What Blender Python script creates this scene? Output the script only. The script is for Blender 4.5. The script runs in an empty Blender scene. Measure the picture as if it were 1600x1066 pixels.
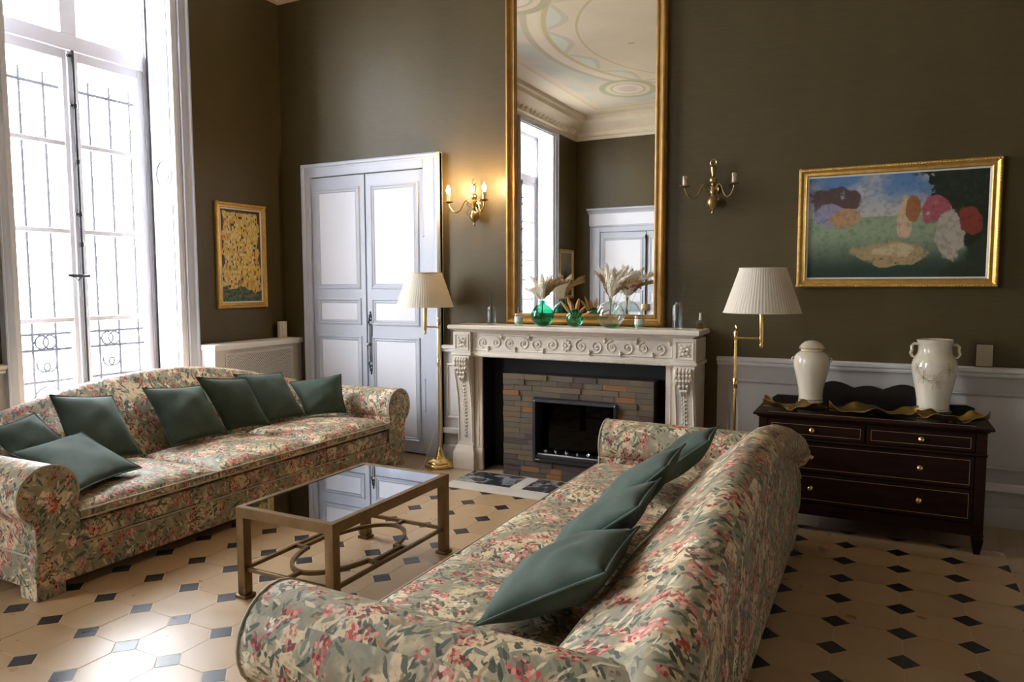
import bpy, bmesh, math, random
from mathutils import Vector, Matrix
import numpy as np
R_ = random.Random(7)
SC = bpy.context.scene
COL = SC.collection
# ------------------------------------------------------------------ camera, light, exposure
F_PX, YAW, PITCH, ROLL, EYE = 1131.0, math.radians(27.1), math.radians(4.5), math.radians(-.18), 1.45
_f = Vector((-math.sin(YAW)*math.cos(PITCH), math.cos(YAW)*math.cos(PITCH), -math.sin(PITCH)))
_r = _f.cross(Vector((0, 0, 1))).normalized(); _u = _r.cross(_f)
_r2 = _r*math.cos(ROLL)+_u*math.sin(ROLL); _u2 = -_r*math.sin(ROLL)+_u*math.cos(ROLL)
cd = bpy.data.cameras.new('camera'); cam = bpy.data.objects.new('camera', cd); COL.objects.link(cam)
cd.sensor_width = 36; cd.lens = F_PX/1600*36; cd.clip_start = .05
cam.matrix_world = Matrix(((_r2.x, _u2.x, -_f.x, 0), (_r2.y, _u2.y, -_f.y, 0), (_r2.z, _u2.z, -_f.z, EYE), (0, 0, 0, 1)))
SC.camera = cam
def at(x, y, ax, v):                      # photo pixel -> point on the plane ax = v
    d = _r2*((x-800)/F_PX)-_u2*((y-533)/F_PX)+_f
    i = 'xyz'.index(ax); c = Vector((0, 0, EYE)); return c+d*((v-c[i])/d[i])
W = bpy.data.worlds.new('overcast_sky'); SC.world = W; W.use_nodes = True
bg = W.node_tree.nodes['Background']; bg.inputs[0].default_value = (.93, .97, 1, 1); bg.inputs[1].default_value = 9.0
def portal(name, y0, y1, z0, z1, x):      # sampling portal in a window opening (gives no light itself)
    l = bpy.data.lights.new(name, 'AREA'); l.shape = 'RECTANGLE'; l.size = z1-z0; l.size_y = y1-y0
    l.cycles.is_portal = True
    o = bpy.data.objects.new(name, l); COL.objects.link(o); o.location = (x, (y0+y1)/2, (z0+z1)/2)
    o.rotation_euler = (0, math.radians(-90), 0)
portal('daylight_portal', 2.68, 4.0, 0, 3.93, -5.42)
portal('daylight_portal', -1.18, .14, 0, 3.93, -5.42)
SC.view_settings.view_transform = 'Standard'; SC.view_settings.look = 'None'
SC.view_settings.gamma = 1; SC.view_settings.use_curve_mapping = False
SC.view_settings.exposure = 2.15
SC.cycles.max_bounces = 10; SC.cycles.diffuse_bounces = 6; SC.cycles.glossy_bounces = 5
SC.cycles.transmission_bounces = 8; SC.cycles.transparent_max_bounces = 16
SC.cycles.sample_clamp_indirect = 6; SC.cycles.use_denoising = True; SC.cycles.caustics_refractive = False

# ------------------------------------------------------------------ materials
def new_mat(name):
    m = bpy.data.materials.new(name); m.use_nodes = True; return m, m.node_tree.nodes, m.node_tree.links
def mat(name, c, rough=.5, metal=0, spec=.5, var=0, scale=8, bump=0, bscale=60, c2=None, sheen=0, coat=0, stretch=None, detail=4):
    m, N, L = new_mat(name); b = N['Principled BSDF']
    b.inputs['Base Color'].default_value = (*c, 1); b.inputs['Roughness'].default_value = rough
    b.inputs['Metallic'].default_value = metal; b.inputs['Specular IOR Level'].default_value = spec
    if sheen: b.inputs['Sheen Weight'].default_value = sheen; b.inputs['Sheen Roughness'].default_value = .4
    if coat: b.inputs['Coat Weight'].default_value = coat; b.inputs['Coat Roughness'].default_value = .12
    if var or c2 or bump:
        tc = N.new('ShaderNodeTexCoord'); src = tc.outputs['Object']
        if stretch:
            mp = N.new('ShaderNodeMapping'); mp.inputs['Scale'].default_value = stretch; L.new(src, mp.inputs[0]); src = mp.outputs[0]
    if var or c2:
        n = N.new('ShaderNodeTexNoise'); n.inputs['Scale'].default_value = scale; n.inputs['Detail'].default_value = detail
        L.new(src, n.inputs['Vector'])
        r = N.new('ShaderNodeValToRGB'); L.new(n.outputs['Fac'], r.inputs[0])
        e = r.color_ramp.elements; e[0].position = .3; e[1].position = .7
        hi = c2 or tuple(min(1, x*(1+var)) for x in c); lo = c if c2 else tuple(x*(1-var) for x in c)
        e[0].color = (*lo, 1); e[1].color = (*hi, 1); L.new(r.outputs[0], b.inputs['Base Color'])
    if bump:
        n2 = N.new('ShaderNodeTexNoise'); n2.inputs['Scale'].default_value = bscale; n2.inputs['Detail'].default_value = 3
        L.new(src, n2.inputs['Vector'])
        bp = N.new('ShaderNodeBump'); bp.inputs['Strength'].default_value = bump; bp.inputs['Distance'].default_value = .01
        L.new(n2.outputs['Fac'], bp.inputs['Height']); L.new(bp.outputs[0], b.inputs['Normal'])
    return m
def glass(name, c, rough=.02, ior=1.45):
    m, N, L = new_mat(name); b = N['Principled BSDF']
    b.inputs['Base Color'].default_value = (*c, 1); b.inputs['Roughness'].default_value = rough
    b.inputs['Transmission Weight'].default_value = 1; b.inputs['IOR'].default_value = ior
    return m
def thin_glass(name, tint, ior=1.5):
    m, N, L = new_mat(name); N.remove(N['Principled BSDF']); out = N['Material Output']
    t = N.new('ShaderNodeBsdfTransparent'); t.inputs[0].default_value = (*tint, 1)
    g = N.new('ShaderNodeBsdfGlossy'); g.inputs['Roughness'].default_value = .01; g.inputs[0].default_value = (.95, .97, 1, 1)
    f0 = ((ior-1)/(ior+1))**2              # Schlick reflectance of a thin sheet, the same from both sides
    lw = N.new('ShaderNodeLayerWeight'); pw = N.new('ShaderNodeMath'); pw.operation = 'POWER'; pw.inputs[1].default_value = 5; L.new(lw.outputs['Facing'], pw.inputs[0])
    ma = N.new('ShaderNodeMath'); ma.operation = 'MULTIPLY_ADD'; ma.inputs[1].default_value = 1-f0; ma.inputs[2].default_value = f0; L.new(pw.outputs[0], ma.inputs[0])
    mx = N.new('ShaderNodeMixShader'); L.new(ma.outputs[0], mx.inputs[0]); L.new(t.outputs[0], mx.inputs[1]); L.new(g.outputs[0], mx.inputs[2])
    L.new(mx.outputs[0], out.inputs[0]); return m
class G:                                   # tiny node-graph helper
    def __init__(s, name, rough=.6):
        s.m, s.N, s.L = new_mat(name); s.b = s.N['Principled BSDF']; s.b.inputs['Roughness'].default_value = rough
        s.tc = s.N.new('ShaderNodeTexCoord').outputs['Object']
    def set(s, inp, v):
        if hasattr(v, 'is_linked') or isinstance(v, bpy.types.NodeSocket): s.L.new(v, inp)
        elif isinstance(v, tuple) and len(v) == 3 and inp.type == 'RGBA': inp.default_value = (*v, 1)
        else: inp.default_value = v
    def math(s, op, a, b=0.0):
        n = s.N.new('ShaderNodeMath'); n.operation = op; s.set(n.inputs[0], a); s.set(n.inputs[1], b); return n.outputs[0]
    def vmath(s, op, a, b):
        n = s.N.new('ShaderNodeVectorMath'); n.operation = op; s.set(n.inputs[0], a); s.set(n.inputs[1], b); return n.outputs[0]
    def map(s, v, scale=(1, 1, 1), loc=(0, 0, 0), rot=(0, 0, 0)):
        n = s.N.new('ShaderNodeMapping'); n.inputs['Scale'].default_value = scale; n.inputs['Location'].default_value = loc
        n.inputs['Rotation'].default_value = rot; s.L.new(v, n.inputs[0]); return n.outputs[0]
    def noise(s, v, scale, detail=2, col=False):
        n = s.N.new('ShaderNodeTexNoise'); n.inputs['Scale'].default_value = scale; n.inputs['Detail'].default_value = detail
        s.L.new(v, n.inputs['Vector']); return n.outputs['Color' if col else 'Fac']
    def vor(s, v, scale, feature='F1'):
        n = s.N.new('ShaderNodeTexVoronoi'); n.feature = feature; n.inputs['Scale'].default_value = scale; s.L.new(v, n.inputs['Vector'])
        return n.outputs['Distance'], n.outputs['Color']
    def sep(s, v):
        n = s.N.new('ShaderNodeSeparateXYZ'); s.L.new(v, n.inputs[0]); return n.outputs
    def ramp(s, f, stops, const=False):
        n = s.N.new('ShaderNodeValToRGB'); cr = n.color_ramp; s.set(n.inputs[0], f)
        if const: cr.interpolation = 'CONSTANT'
        while len(cr.elements) < len(stops): cr.elements.new(.5)
        for e, (p, c) in zip(cr.elements, stops): e.position = p; e.color = (*c, 1) if len(c) == 3 else c
        return n.outputs[0]
    def step(s, f, lo, hi):
        n = s.N.new('ShaderNodeMapRange'); n.interpolation_type = 'SMOOTHSTEP'; s.set(n.inputs[0], f)
        n.inputs[1].default_value = lo; n.inputs[2].default_value = hi; return n.outputs[0]
    def mix(s, fac, a, b):
        n = s.N.new('ShaderNodeMix'); n.data_type = 'RGBA'; s.set(n.inputs[0], fac); s.set(n.inputs[6], a); s.set(n.inputs[7], b); return n.outputs[2]
    def done(s, col): s.L.new(col, s.b.inputs['Base Color']); return s.m

def floral():
    g = G('floral_chintz', .58); g.b.inputs['Specular IOR Level'].default_value = .32
    # cloth coordinates: the print lies in the plane of each face (box projection in object space)
    nx, ny, nz = [g.math('ABSOLUTE', c) for c in g.sep(g.N['Texture Coordinate'].outputs['Normal'])]
    x, y, z = g.sep(g.tc)
    fx = g.math('MULTIPLY', g.math('GREATER_THAN', nx, ny), g.math('GREATER_THAN', nx, nz)); fz = g.math('MULTIPLY', g.math('GREATER_THAN', nz, nx), g.math('GREATER_THAN', nz, ny))
    def sel(f, a, b_): n = g.N.new('ShaderNodeMix'); g.set(n.inputs[0], f); g.set(n.inputs[2], b_); g.set(n.inputs[3], a); return n.outputs[0]
    cb = g.N.new('ShaderNodeCombineXYZ'); g.L.new(sel(fx, y, x), cb.inputs[0]); g.L.new(sel(fz, y, z), cb.inputs[1])
    o = cb.outputs[0]
    def warp(sc, amp, det=2):
        w = g.vmath('SCALE', g.vmath('SUBTRACT', g.noise(o, sc, det, True), (.5, .5, .5)), (0, 0, 0)); w.node.inputs['Scale'].default_value = amp
        return g.vmath('ADD', o, w)
    p, q = warp(24, .05, 4), warp(28, .016, 2)
    big = g.noise(p, 5.0, 3)
    col = g.ramp(big, [(.0, (.62, .48, .31)), (.44, (.60, .46, .29)), (.475, (.34, .28, .18)), (.53, (.23, .21, .14)), (.62, (.32, .27, .18)), (.68, (.54, .42, .27))])
    col = g.mix(g.math('MULTIPLY', g.step(g.noise(p, 60, 3), .5, .66), .5), col, (.21, .19, .125))
    def cells(sc, asp, ang, off):
        d, c = g.vor(g.map(g.map(q, (1, 1, 1), (*off, 0), (0, 0, ang)), (1.0, asp, 1)), sc); return d, g.sep(c)
    for ang, sc, off, thr, loc, lo, pal in (
            (.9, 62, (.4, .1), .44, (2, 9), .44, [(0, (.055, .065, .045)), (.4, (.10, .105, .07)), (.75, (.18, .175, .12))]),
            (-.5, 58, (.1, 0), .40, (0, 0), .42, [(0, (.10, .11, .075)), (.35, (.22, .215, .15)), (.6, (.36, .33, .225)), (.85, (.52, .44, .30))]),
            (.25, 52, (0, .3), .38, (3, 1), .46, [(0, (.07, .08, .06)), (.3, (.17, .18, .125)), (.55, (.30, .18, .075)), (.75, (.50, .43, .28))]),
            (-1.2, 60, (.7, .2), .38, (8, 4), .45, [(0, (.09, .10, .075)), (.3, (.21, .20, .14)), (.6, (.36, .27, .14)), (.8, (.58, .48, .32))])):
        d, c = cells(sc, .27, ang, off)
        col = g.mix(g.math('MULTIPLY', g.step(d, thr, thr-.07), g.step(g.noise(g.map(p, loc=(*loc, 0)), 7.0, 2), lo, lo+.04)), col, g.ramp(c[0], pal, True))
    # brick red flower spikes: upright groups of small florets
    def spikes(sc, asp, ang, off, thr, keep, fsc, pal):
        nonlocal col
        d, c = cells(sc, asp, ang, off); m = g.math('MULTIPLY', g.step(d, thr, thr-.06), g.math('GREATER_THAN', c[1], keep))
        d2, c2 = cells(fsc, .75, ang+.3, (off[1], off[0]))
        col = g.mix(g.math('MULTIPLY', m, g.step(d2, .56, .46)), col, g.ramp(c2[2], pal, True))
        return m, d2
    red = [(0, (.17, .025, .02)), (.25, (.36, .055, .04)), (.55, (.48, .11, .08)), (.8, (.60, .24, .18))]
    spikes(19, .42, .35, (1, 5), .42, .45, 92, red)
    spikes(17, .45, -.30, (6, 2), .42, .55, 88, red)
    spikes(13, .8, .1, (3, 7), .36, .62, 80, [(0, (.42, .08, .06)), (.4, (.56, .18, .14)), (.75, (.64, .34, .27))])
    # rose clusters with cream centres, white daisies
    m, d2 = spikes(10, .8, 0, (9, 4), .34, .60, 50, [(0, (.56, .22, .19)), (.4, (.64, .38, .32)), (.75, (.70, .54, .43))])
    col = g.mix(g.math('MULTIPLY', m, g.step(d2, .18, .10)), col, (.40, .08, .06))
    m, d2 = spikes(11, .7, .5, (2, 8), .30, .66, 66, [(0, (.66, .60, .46)), (.5, (.60, .53, .40))])
    col = g.mix(g.math('MULTIPLY', m, g.step(d2, .18, .10)), col, (.24, .18, .07))
    hs = g.N.new('ShaderNodeHueSaturation'); hs.inputs['Value'].default_value = 1.2; g.L.new(col, hs.inputs['Color'])
    return g.done(hs.outputs[0])
def wall_cloth():
    g = G('brown_green_wall_cloth', .45); g.b.inputs['Specular IOR Level'].default_value = .35
    x = g.noise(g.map(g.tc, (1.2, 1.2, .35)), 1.6, 4)
    y = g.noise(g.map(g.tc, (6, 6, 60)), 1.5, 2)
    col = g.ramp(x, [(.3, (.064, .046, .0165)), (.7, (.084, .061, .023))])
    col = g.mix(g.math('MULTIPLY', g.step(y, .35, .7), .25), col, (.105, .078, .030))
    nb = g.noise(g.map(g.tc, (200, 200, 60)), 1, 2)
    bp = g.N.new('ShaderNodeBump'); bp.inputs['Strength'].default_value = .1; bp.inputs['Distance'].default_value = .004
    g.L.new(nb, bp.inputs['Height']); g.L.new(bp.outputs[0], g.b.inputs['Normal'])
    return g.done(col)
def stone_tile(name, a, b, seed):
    g = G(name, .30); g.b.inputs['Specular IOR Level'].default_value = .65
    info = g.N.new('ShaderNodeObjectInfo'); geo = g.N.new('ShaderNodeNewGeometry').outputs['Position']
    big = g.noise(geo, 1.3+seed*.3, 2)
    col = g.ramp(big, [(.25, a), (.75, b)])
    col = g.mix(g.math('MULTIPLY', info.outputs['Random'], .5), col, tuple(x*.84 for x in a))
    sp = g.noise(geo, 42, 4)
    col = g.mix(g.math('MULTIPLY', g.step(sp, .62, .76), .22), col, (.26, .17, .09))
    ro = g.ramp(g.noise(geo, 7, 3), [(.3, (.27,)*3), (.7, (.40,)*3)])
    g.L.new(ro, g.b.inputs['Roughness'])
    return g.done(col)
def fresco():
    g = G('painted_ceiling', .7)
    v = g.map(g.tc, (1, 1, 1)); sx, sy, _ = g.sep(v)
    def ell(cx, cy, rx, ry):
        a = g.math('DIVIDE', g.math('SUBTRACT', sx, cx), rx); b = g.math('DIVIDE', g.math('SUBTRACT', sy, cy), ry)
        return g.math('SQRT', g.math('ADD', g.math('MULTIPLY', a, a), g.math('MULTIPLY', b, b)))
    n = g.noise(v, 2.2, 5)
    cream, sand, sage, taupe = (.64, .54, .40), (.60, .50, .36), (.46, .44, .34), (.45, .38, .27)
    col = g.ramp(n, [(.3, sand), (.7, cream)])
    e = ell(0, 0, 1.75, 2.3)
    out = g.mix(g.step(n, .4, .6), (.55, .47, .37), (.46, .45, .37))
    col = g.mix(g.step(e, 1.13, 1.14), col, out)
    def band(f, r, w, c, base): return g.mix(g.math('MULTIPLY', g.step(f, r-w, r-w+.008), g.step(f, r+w, r+w-.008)), base, c)
    col = band(e, .80, .012, (.50, .40, .22), col); col = band(e, 1.0, .02, (.50, .40, .22), col)
    col = band(e, 1.12, .025, taupe, col); col = band(e, 1.06, .03, cream, col)
    # scalloped sky lunettes inside the ring
    ang = g.math('ARCTAN2', g.math('DIVIDE', sy, 2.3), g.math('DIVIDE', sx, 1.75))
    sc = g.math('ABSOLUTE', g.math('SINE', g.math('MULTIPLY', ang, 8.0)))
    edge = g.math('SUBTRACT', .975, g.math('MULTIPLY', sc, .13))
    dif = g.math('SUBTRACT', e, edge)
    inr = g.step(e, .985, .975)
    col = g.mix(g.math('MULTIPLY', g.step(dif, 0, .01), inr), col, (.52, .44, .32))
    col = g.mix(g.math('MULTIPLY', g.step(dif, .045, .055), inr), col, (.54, .55, .46))
    # thin radiating lines and birds
    ln = g.math('ABSOLUTE', g.math('SINE', g.math('MULTIPLY', ang, 4.0)))
    col = g.mix(g.math('MULTIPLY', g.step(ln, .012, .006), g.step(e, .85, .84)), col, (.54, .43, .28))
    d, c = g.vor(g.map(v, (.6, 1.3, 1)), 3.4)
    col = g.mix(g.math('MULTIPLY', g.step(d, .12, .07), g.step(e, .6, .55)), col, (.40, .29, .20))
    for cx in (-1.55, 1.55):
        for cy in (-1.95, 1.95):
            m = ell(cx, cy, .42, .52)
            col = g.mix(g.step(m, 1.0, .98), col, (.40, .36, .24)); col = g.mix(g.step(m, .78, .76), col, sand)
            col = g.mix(g.step(m, .62, .60), col, taupe); col = g.mix(g.step(m, .54, .52), col, (.62, .53, .42))
            col = g.mix(g.step(m, .34, .30), col, (.55, .42, .36))
    # border bands along the edges of the panel
    bx = g.math('DIVIDE', g.math('ABSOLUTE', sx), 2.55); by = g.math('DIVIDE', g.math('ABSOLUTE', sy), 3.1)
    mb = g.math('MAXIMUM', bx, by)
    col = g.mix(g.step(mb, .90, .905), col, (.60, .47, .33)); col = g.mix(g.step(mb, .93, .935), col, (.55, .43, .30))
    col = g.mix(g.step(mb, .955, .96), col, cream)
    return g.done(col)
def mosaic_art():       # plain gold mosaic panel
    g = G('gold_mosaic_paint', .35); v = g.tc; _, y, z = g.sep(v)
    wn = g.N.new('ShaderNodeTexWhiteNoise'); wn.noise_dimensions = '3D'
    g.L.new(g.vmath('SNAP', g.map(v, loc=(.5, 0, 0)), (1, .0125, .021)), wn.inputs['Vector']); r = wn.outputs['Value']
    col = g.ramp(r, [(0, (.55, .36, .06)), (.45, (.66, .47, .10)), (.68, (.42, .25, .05)), (.80, (.03, .025, .02)), (.88, (.62, .55, .40)), (.95, (.36, .10, .06))], True)
    d2, c2 = g.vor(g.map(v, (1, 1, 1), (4, 2, 1)), 17)
    col = g.mix(g.step(d2, .26, .2), col, g.ramp(g.sep(c2)[0], [(0, (.60, .45, .14)), (.5, (.30, .12, .12)), (.7, (.07, .12, .08)), (.85, (.55, .42, .30))], True))
    d3, c3 = g.vor(v, 60)
    green = g.ramp(g.sep(c3)[0], [(0, (.02, .05, .02)), (.4, (.05, .10, .035)), (.75, (.12, .13, .03)), (.9, (.25, .08, .07))], True)
    n = g.noise(v, 9, 3)
    col = g.mix(g.step(g.math('ADD', z, g.math('MULTIPLY', n, .16)), -.20, -.215), col, green)
    b = g.math('ABSOLUTE', g.math('ADD', y, g.math('MULTIPLY', g.math('SUBTRACT', n, .5), .12)))
    col = g.mix(g.math('MULTIPLY', g.step(b, .195, .20), g.step(z, -.24, -.20)), col, (.055, .03, .012))
    col = g.mix(g.step(g.math('ADD', z, g.math('MULTIPLY', n, .10)), .42, .43), col, (.05, .028, .012))
    return g.done(col)
def landscape_art():    # generic coast: sky, sea, dark grove, loose warm colour patches
    g = G('coast_painting', .4); v = g.tc; x, _, z = g.sep(v)
    n = g.noise(v, 6, 4); n2 = g.noise(g.map(v, loc=(3, 0, 5)), 3.2, 3)
    zz = g.math('ADD', z, g.math('MULTIPLY', g.math('SUBTRACT', n, .5), .05))
    sky = g.mix(g.step(n2, .42, .62), (.09, .19, .36), (.36, .38, .42))
    sky = g.mix(g.step(zz, .25, .06), sky, (.42, .40, .38))
    sea = g.mix(g.step(zz, -.02, -.28), (.24, .30, .19), (.02, .045, .03))
    col = g.mix(g.step(z, .062, .058), sky, sea)
    grove = g.math('ADD', g.math('ADD', x, g.math('MULTIPLY', z, .55)), g.math('MULTIPLY', g.math('SUBTRACT', g.noise(v, 22, 5), .5), .30))
    col = g.mix(g.step(grove, .31, .33), col, (.012, .020, .010))
    bank = g.math('ADD', g.math('SUBTRACT', x, g.math('MULTIPLY', z, .8)), g.math('MULTIPLY', g.math('SUBTRACT', n, .5), .3))
    col = g.mix(g.step(bank, .48, .52), col, (.02, .03, .014))
    def patch(cx, cz, rx, rz, c, a, base):
        q = g.math('POWER', g.math('DIVIDE', g.math('SUBTRACT', x, cx), rx), 2.0)
        w = g.math('POWER', g.math('DIVIDE', g.math('SUBTRACT', z, cz), rz), 2.0)
        s = g.math('ADD', g.math('ADD', q, w), g.math('MULTIPLY', g.math('SUBTRACT', g.noise(g.map(v, loc=(cx*9, 0, cz*7)), 11, 4), .5), 2.4))
        return g.mix(g.math('MULTIPLY', g.step(s, 1.05, .75), g.step(g.noise(g.map(v, loc=(cz*31, 0, cx*17)), 26, 4), .25, .42)), base, c)
    for a in ((-.33, .17, .17, .09, (.09, .055, .05), 0), (-.36, .08, .10, .07, (.26, .24, .34), 0), (-.27, .06, .09, .06, (.42, .24, .12), 0),
              (-.02, -.17, .21, .075, (.36, .26, .13), 0), (.01, -.15, .12, .04, (.48, .38, .22), 0), (.06, .03, .045, .14, (.52, .37, .23), 0),
              (.10, .10, .04, .09, (.30, .12, .04), 0), (.22, .10, .085, .09, (.34, .08, .10), 0), (.30, -.07, .075, .15, (.40, .34, .28), 0), (.40, .02, .07, .08, (.22, .035, .025), 0)):
        col = patch(*a, col)
    col = g.mix(g.math('MULTIPLY', g.step(g.noise(v, 40, 4), .45, .7), .35), col, (.05, .055, .035))
    return g.done(col)
def portrait_art():
    g = G('dark_brown_paint', .4); v = g.tc; z = g.sep(v)[2]
    n = g.noise(v, 5, 4)
    return g.done(g.mix(g.step(g.math('ADD', z, g.math('MULTIPLY', n, .3)), .1, .35), g.ramp(n, [(.4, (.02, .014, .01)), (.6, (.07, .04, .02))]), (.22, .19, .11)))
def marble(name, a, b):
    g = G(name, .25); w = g.vmath('ADD', g.tc, g.noise(g.tc, 4, 4, True))
    f = g.math('ABSOLUTE', g.math('SUBTRACT', g.noise(w, 3.0, 6), .5))
    return g.done(g.ramp(f, [(0, b), (.02, tuple((p+q)/2 for p, q in zip(a, b))), (.07, a), (1, a)]))
def pleat():
    m = mat('pleated_cream_shade', (.80, .74, .63), .85, spec=.1)
    N, L = m.node_tree.nodes, m.node_tree.links; b = N['Principled BSDF']
    tr = N.new('ShaderNodeBsdfTranslucent'); tr.inputs[0].default_value = (.78, .70, .55, 1)
    mx = N.new('ShaderNodeMixShader'); mx.inputs[0].default_value = .3
    L.new(b.outputs[0], mx.inputs[1]); L.new(tr.outputs[0], mx.inputs[2]); L.new(mx.outputs[0], N['Material Output'].inputs[0]); return m
def velvet(name, c):
    g = G(name, .8); g.b.inputs['Sheen Weight'].default_value = .16; g.b.inputs['Sheen Roughness'].default_value = .35
    g.b.inputs['Sheen Tint'].default_value = (.7, .75, .72, 1); g.b.inputs['Specular IOR Level'].default_value = .2
    n = g.noise(g.tc, 9, 4); col = g.ramp(n, [(.3, tuple(x*.8 for x in c)), (.7, tuple(x*1.2 for x in c))])
    bp = g.N.new('ShaderNodeBump'); bp.inputs['Strength'].default_value = .35; bp.inputs['Distance'].default_value = .004
    g.L.new(g.noise(g.tc, 320, 2), bp.inputs['Height']); g.L.new(bp.outputs[0], g.b.inputs['Normal']); return g.done(col)
def emit(name, c, s):
    m, N, L = new_mat(name); b = N['Principled BSDF']; b.inputs['Emission Color'].default_value = (*c, 1); b.inputs['Emission Strength'].default_value = s; return m

FLORAL = floral(); CLOTH = wall_cloth(); FRESCO = fresco()
PIPING = mat('welt_piping', (.42, .37, .27), .6)
PAINT = mat('blue_grey_paint', (.46, .485, .55), .42, var=.05, scale=3)
PANELW = mat('pale_lilac_paint', (.70, .70, .745), .45, var=.03, scale=2)
DADO = mat('warm_grey_dado_paint', (.45, .42, .39), .45, var=.05, scale=3)
DADOW = mat('pale_dado_panel_paint', (.54, .51, .48), .5, var=.04, scale=3)
RAILP = mat('off_white_rail_paint', (.68, .65, .62), .45)
WINP = mat('white_window_paint', (.74, .73, .77), .4)
PLASTER = mat('cream_plaster', (.66, .57, .43), .7, var=.06, scale=3)
STONE = mat('carved_limestone', (.62, .55, .46), .65, var=.10, scale=6, bump=.25, bscale=90)
STONEW = mat('stained_limestone', (.56, .45, .33), .65, c2=(.64, .56, .46), scale=5, bump=.2)
TILE = stone_tile('buff_limestone', (.40, .262, .135), (.49, .335, .185), 0)
CABO = stone_tile('black_marble_inset', (.010, .011, .014), (.022, .023, .028), 1)
for _n in CABO.node_tree.nodes:
    if _n.type == 'MIX': _n.inputs[0].default_value = 0
BORDER = stone_tile('border_limestone', (.38, .265, .15), (.48, .345, .205), .5)
GROUT = mat('pale_grout', (.56, .43, .29), .6)
HEARTH = marble('dark_veined_marble', (.035, .037, .04), (.36, .36, .37)); HWHITE = mat('pale_hearth_stone', (.56, .52, .45), .4, var=.08)
GILT = mat('gilt_wood', (.62, .36, .09), .38, metal=.75, c2=(.75, .50, .16), scale=30, bump=.25, bscale=150)
GILTD = mat('aged_gilt_wood', (.30, .155, .035), .48, metal=.5, c2=(.42, .24, .065), scale=12, bump=.2, bscale=120)
BRASS = mat('polished_brass', (.78, .54, .20), .18, metal=1)
ABRASS = mat('antique_brass', (.36, .255, .11), .30, metal=1, var=.2, scale=20)
BRONZE = mat('gilt_bronze_metal', (.135, .078, .028), .42, metal=.75, c2=(.19, .113, .045), scale=14)
BLACK = mat('black_iron', (.012, .012, .014), .4); MATTBLACK = mat('matt_black_metal_and_shade', (.006, .006, .007), .55)
GREYIRON = mat('grey_wrought_iron', (.045, .045, .05), .7, spec=.1)
MIRR, _N, _L = new_mat('silvered_mirror'); _N['Principled BSDF'].inputs['Metallic'].default_value = 1
_N['Principled BSDF'].inputs['Roughness'].default_value = .0; _N['Principled BSDF'].inputs['Base Color'].default_value = (.86, .85, .80, 1)
PANE = thin_glass('window_glass', (.97, .98, 1)); TABLEG = thin_glass('smoked_table_glass', (.22, .26, .33), 4.6); FIREG = thin_glass('dark_fire_glass', (.25, .26, .28), 1.25)
VELVET = velvet('green_velvet', (.052, .074, .054)); VELVETB = velvet('teal_green_velvet', (.066, .094, .074))
SHADE = pleat(); CREAM = mat('cream_porcelain', (.70, .62, .48), .12, coat=.6, var=.03, scale=3)
MAHOG = mat('dark_mahogany', (.014, .005, .0035), .42, c2=(.028, .009, .006), scale=5, stretch=(1, 6, 6), spec=.12)
INLAY = mat('brass_inlay_and_gloss', (.45, .33, .17), .4, metal=.5)
DARKW = mat('ebonised_wood', (.012, .009, .008), .3)
LEAFG = mat('gilded_leaf_metal', (.42, .27, .07), .33, metal=.9, c2=(.22, .14, .04), scale=18)
GREENG = thin_glass('green_bottle_glass', (.34, .74, .62)); TEALG = thin_glass('teal_glass', (.50, .84, .76)); CLEARG = thin_glass('clear_glass', (.95, .98, .97))
WAX = mat('white_wax', (.75, .70, .62), .5); WAXG = mat('green_wax', (.20, .45, .30), .4)
PAMPAS = mat('cream_pampas', (.93, .87, .74), .95, var=.05, scale=60, bump=.8, bscale=300); PAMPASB = mat('tan_pampas', (.38, .24, .11), .95, var=.2, scale=60, bump=.8, bscale=300)
STEMM = mat('dry_stem', (.36, .24, .11), .8); REED = mat('dark_reed', (.03, .02, .015), .7); PINKF = mat('dried_pink_flower', (.36, .14, .14), .9)
CANDLE = mat('ivory_candle_sleeve', (.62, .52, .34), .5); YELLOWL = thin_glass('amber_liquid', (.85, .68, .28), 1.3); PLAST = mat('ivory_plastic', (.62, .57, .46), .35)
SILVER = mat('brushed_steel', (.70, .70, .70), .3, metal=1); WHITEM = mat('white_print', (.8, .8, .8), .5)
SLATES = [mat('slate_'+n, c, .6, c2=c2, scale=14, bump=.6, bscale=40) for n, c, c2 in (
    ('grey', (.085, .063, .040), (.135, .100, .060)), ('olive', (.075, .064, .036), (.13, .100, .052)), ('brown', (.085, .057, .036), (.13, .085, .05)),
    ('tan', (.17, .105, .045), (.12, .085, .045)), ('orange', (.30, .115, .025), (.20, .08, .022)), ('plum', (.050, .032, .024), (.085, .050, .034)), ('rust', (.09, .03, .022), (.06, .025, .02)))]

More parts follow.
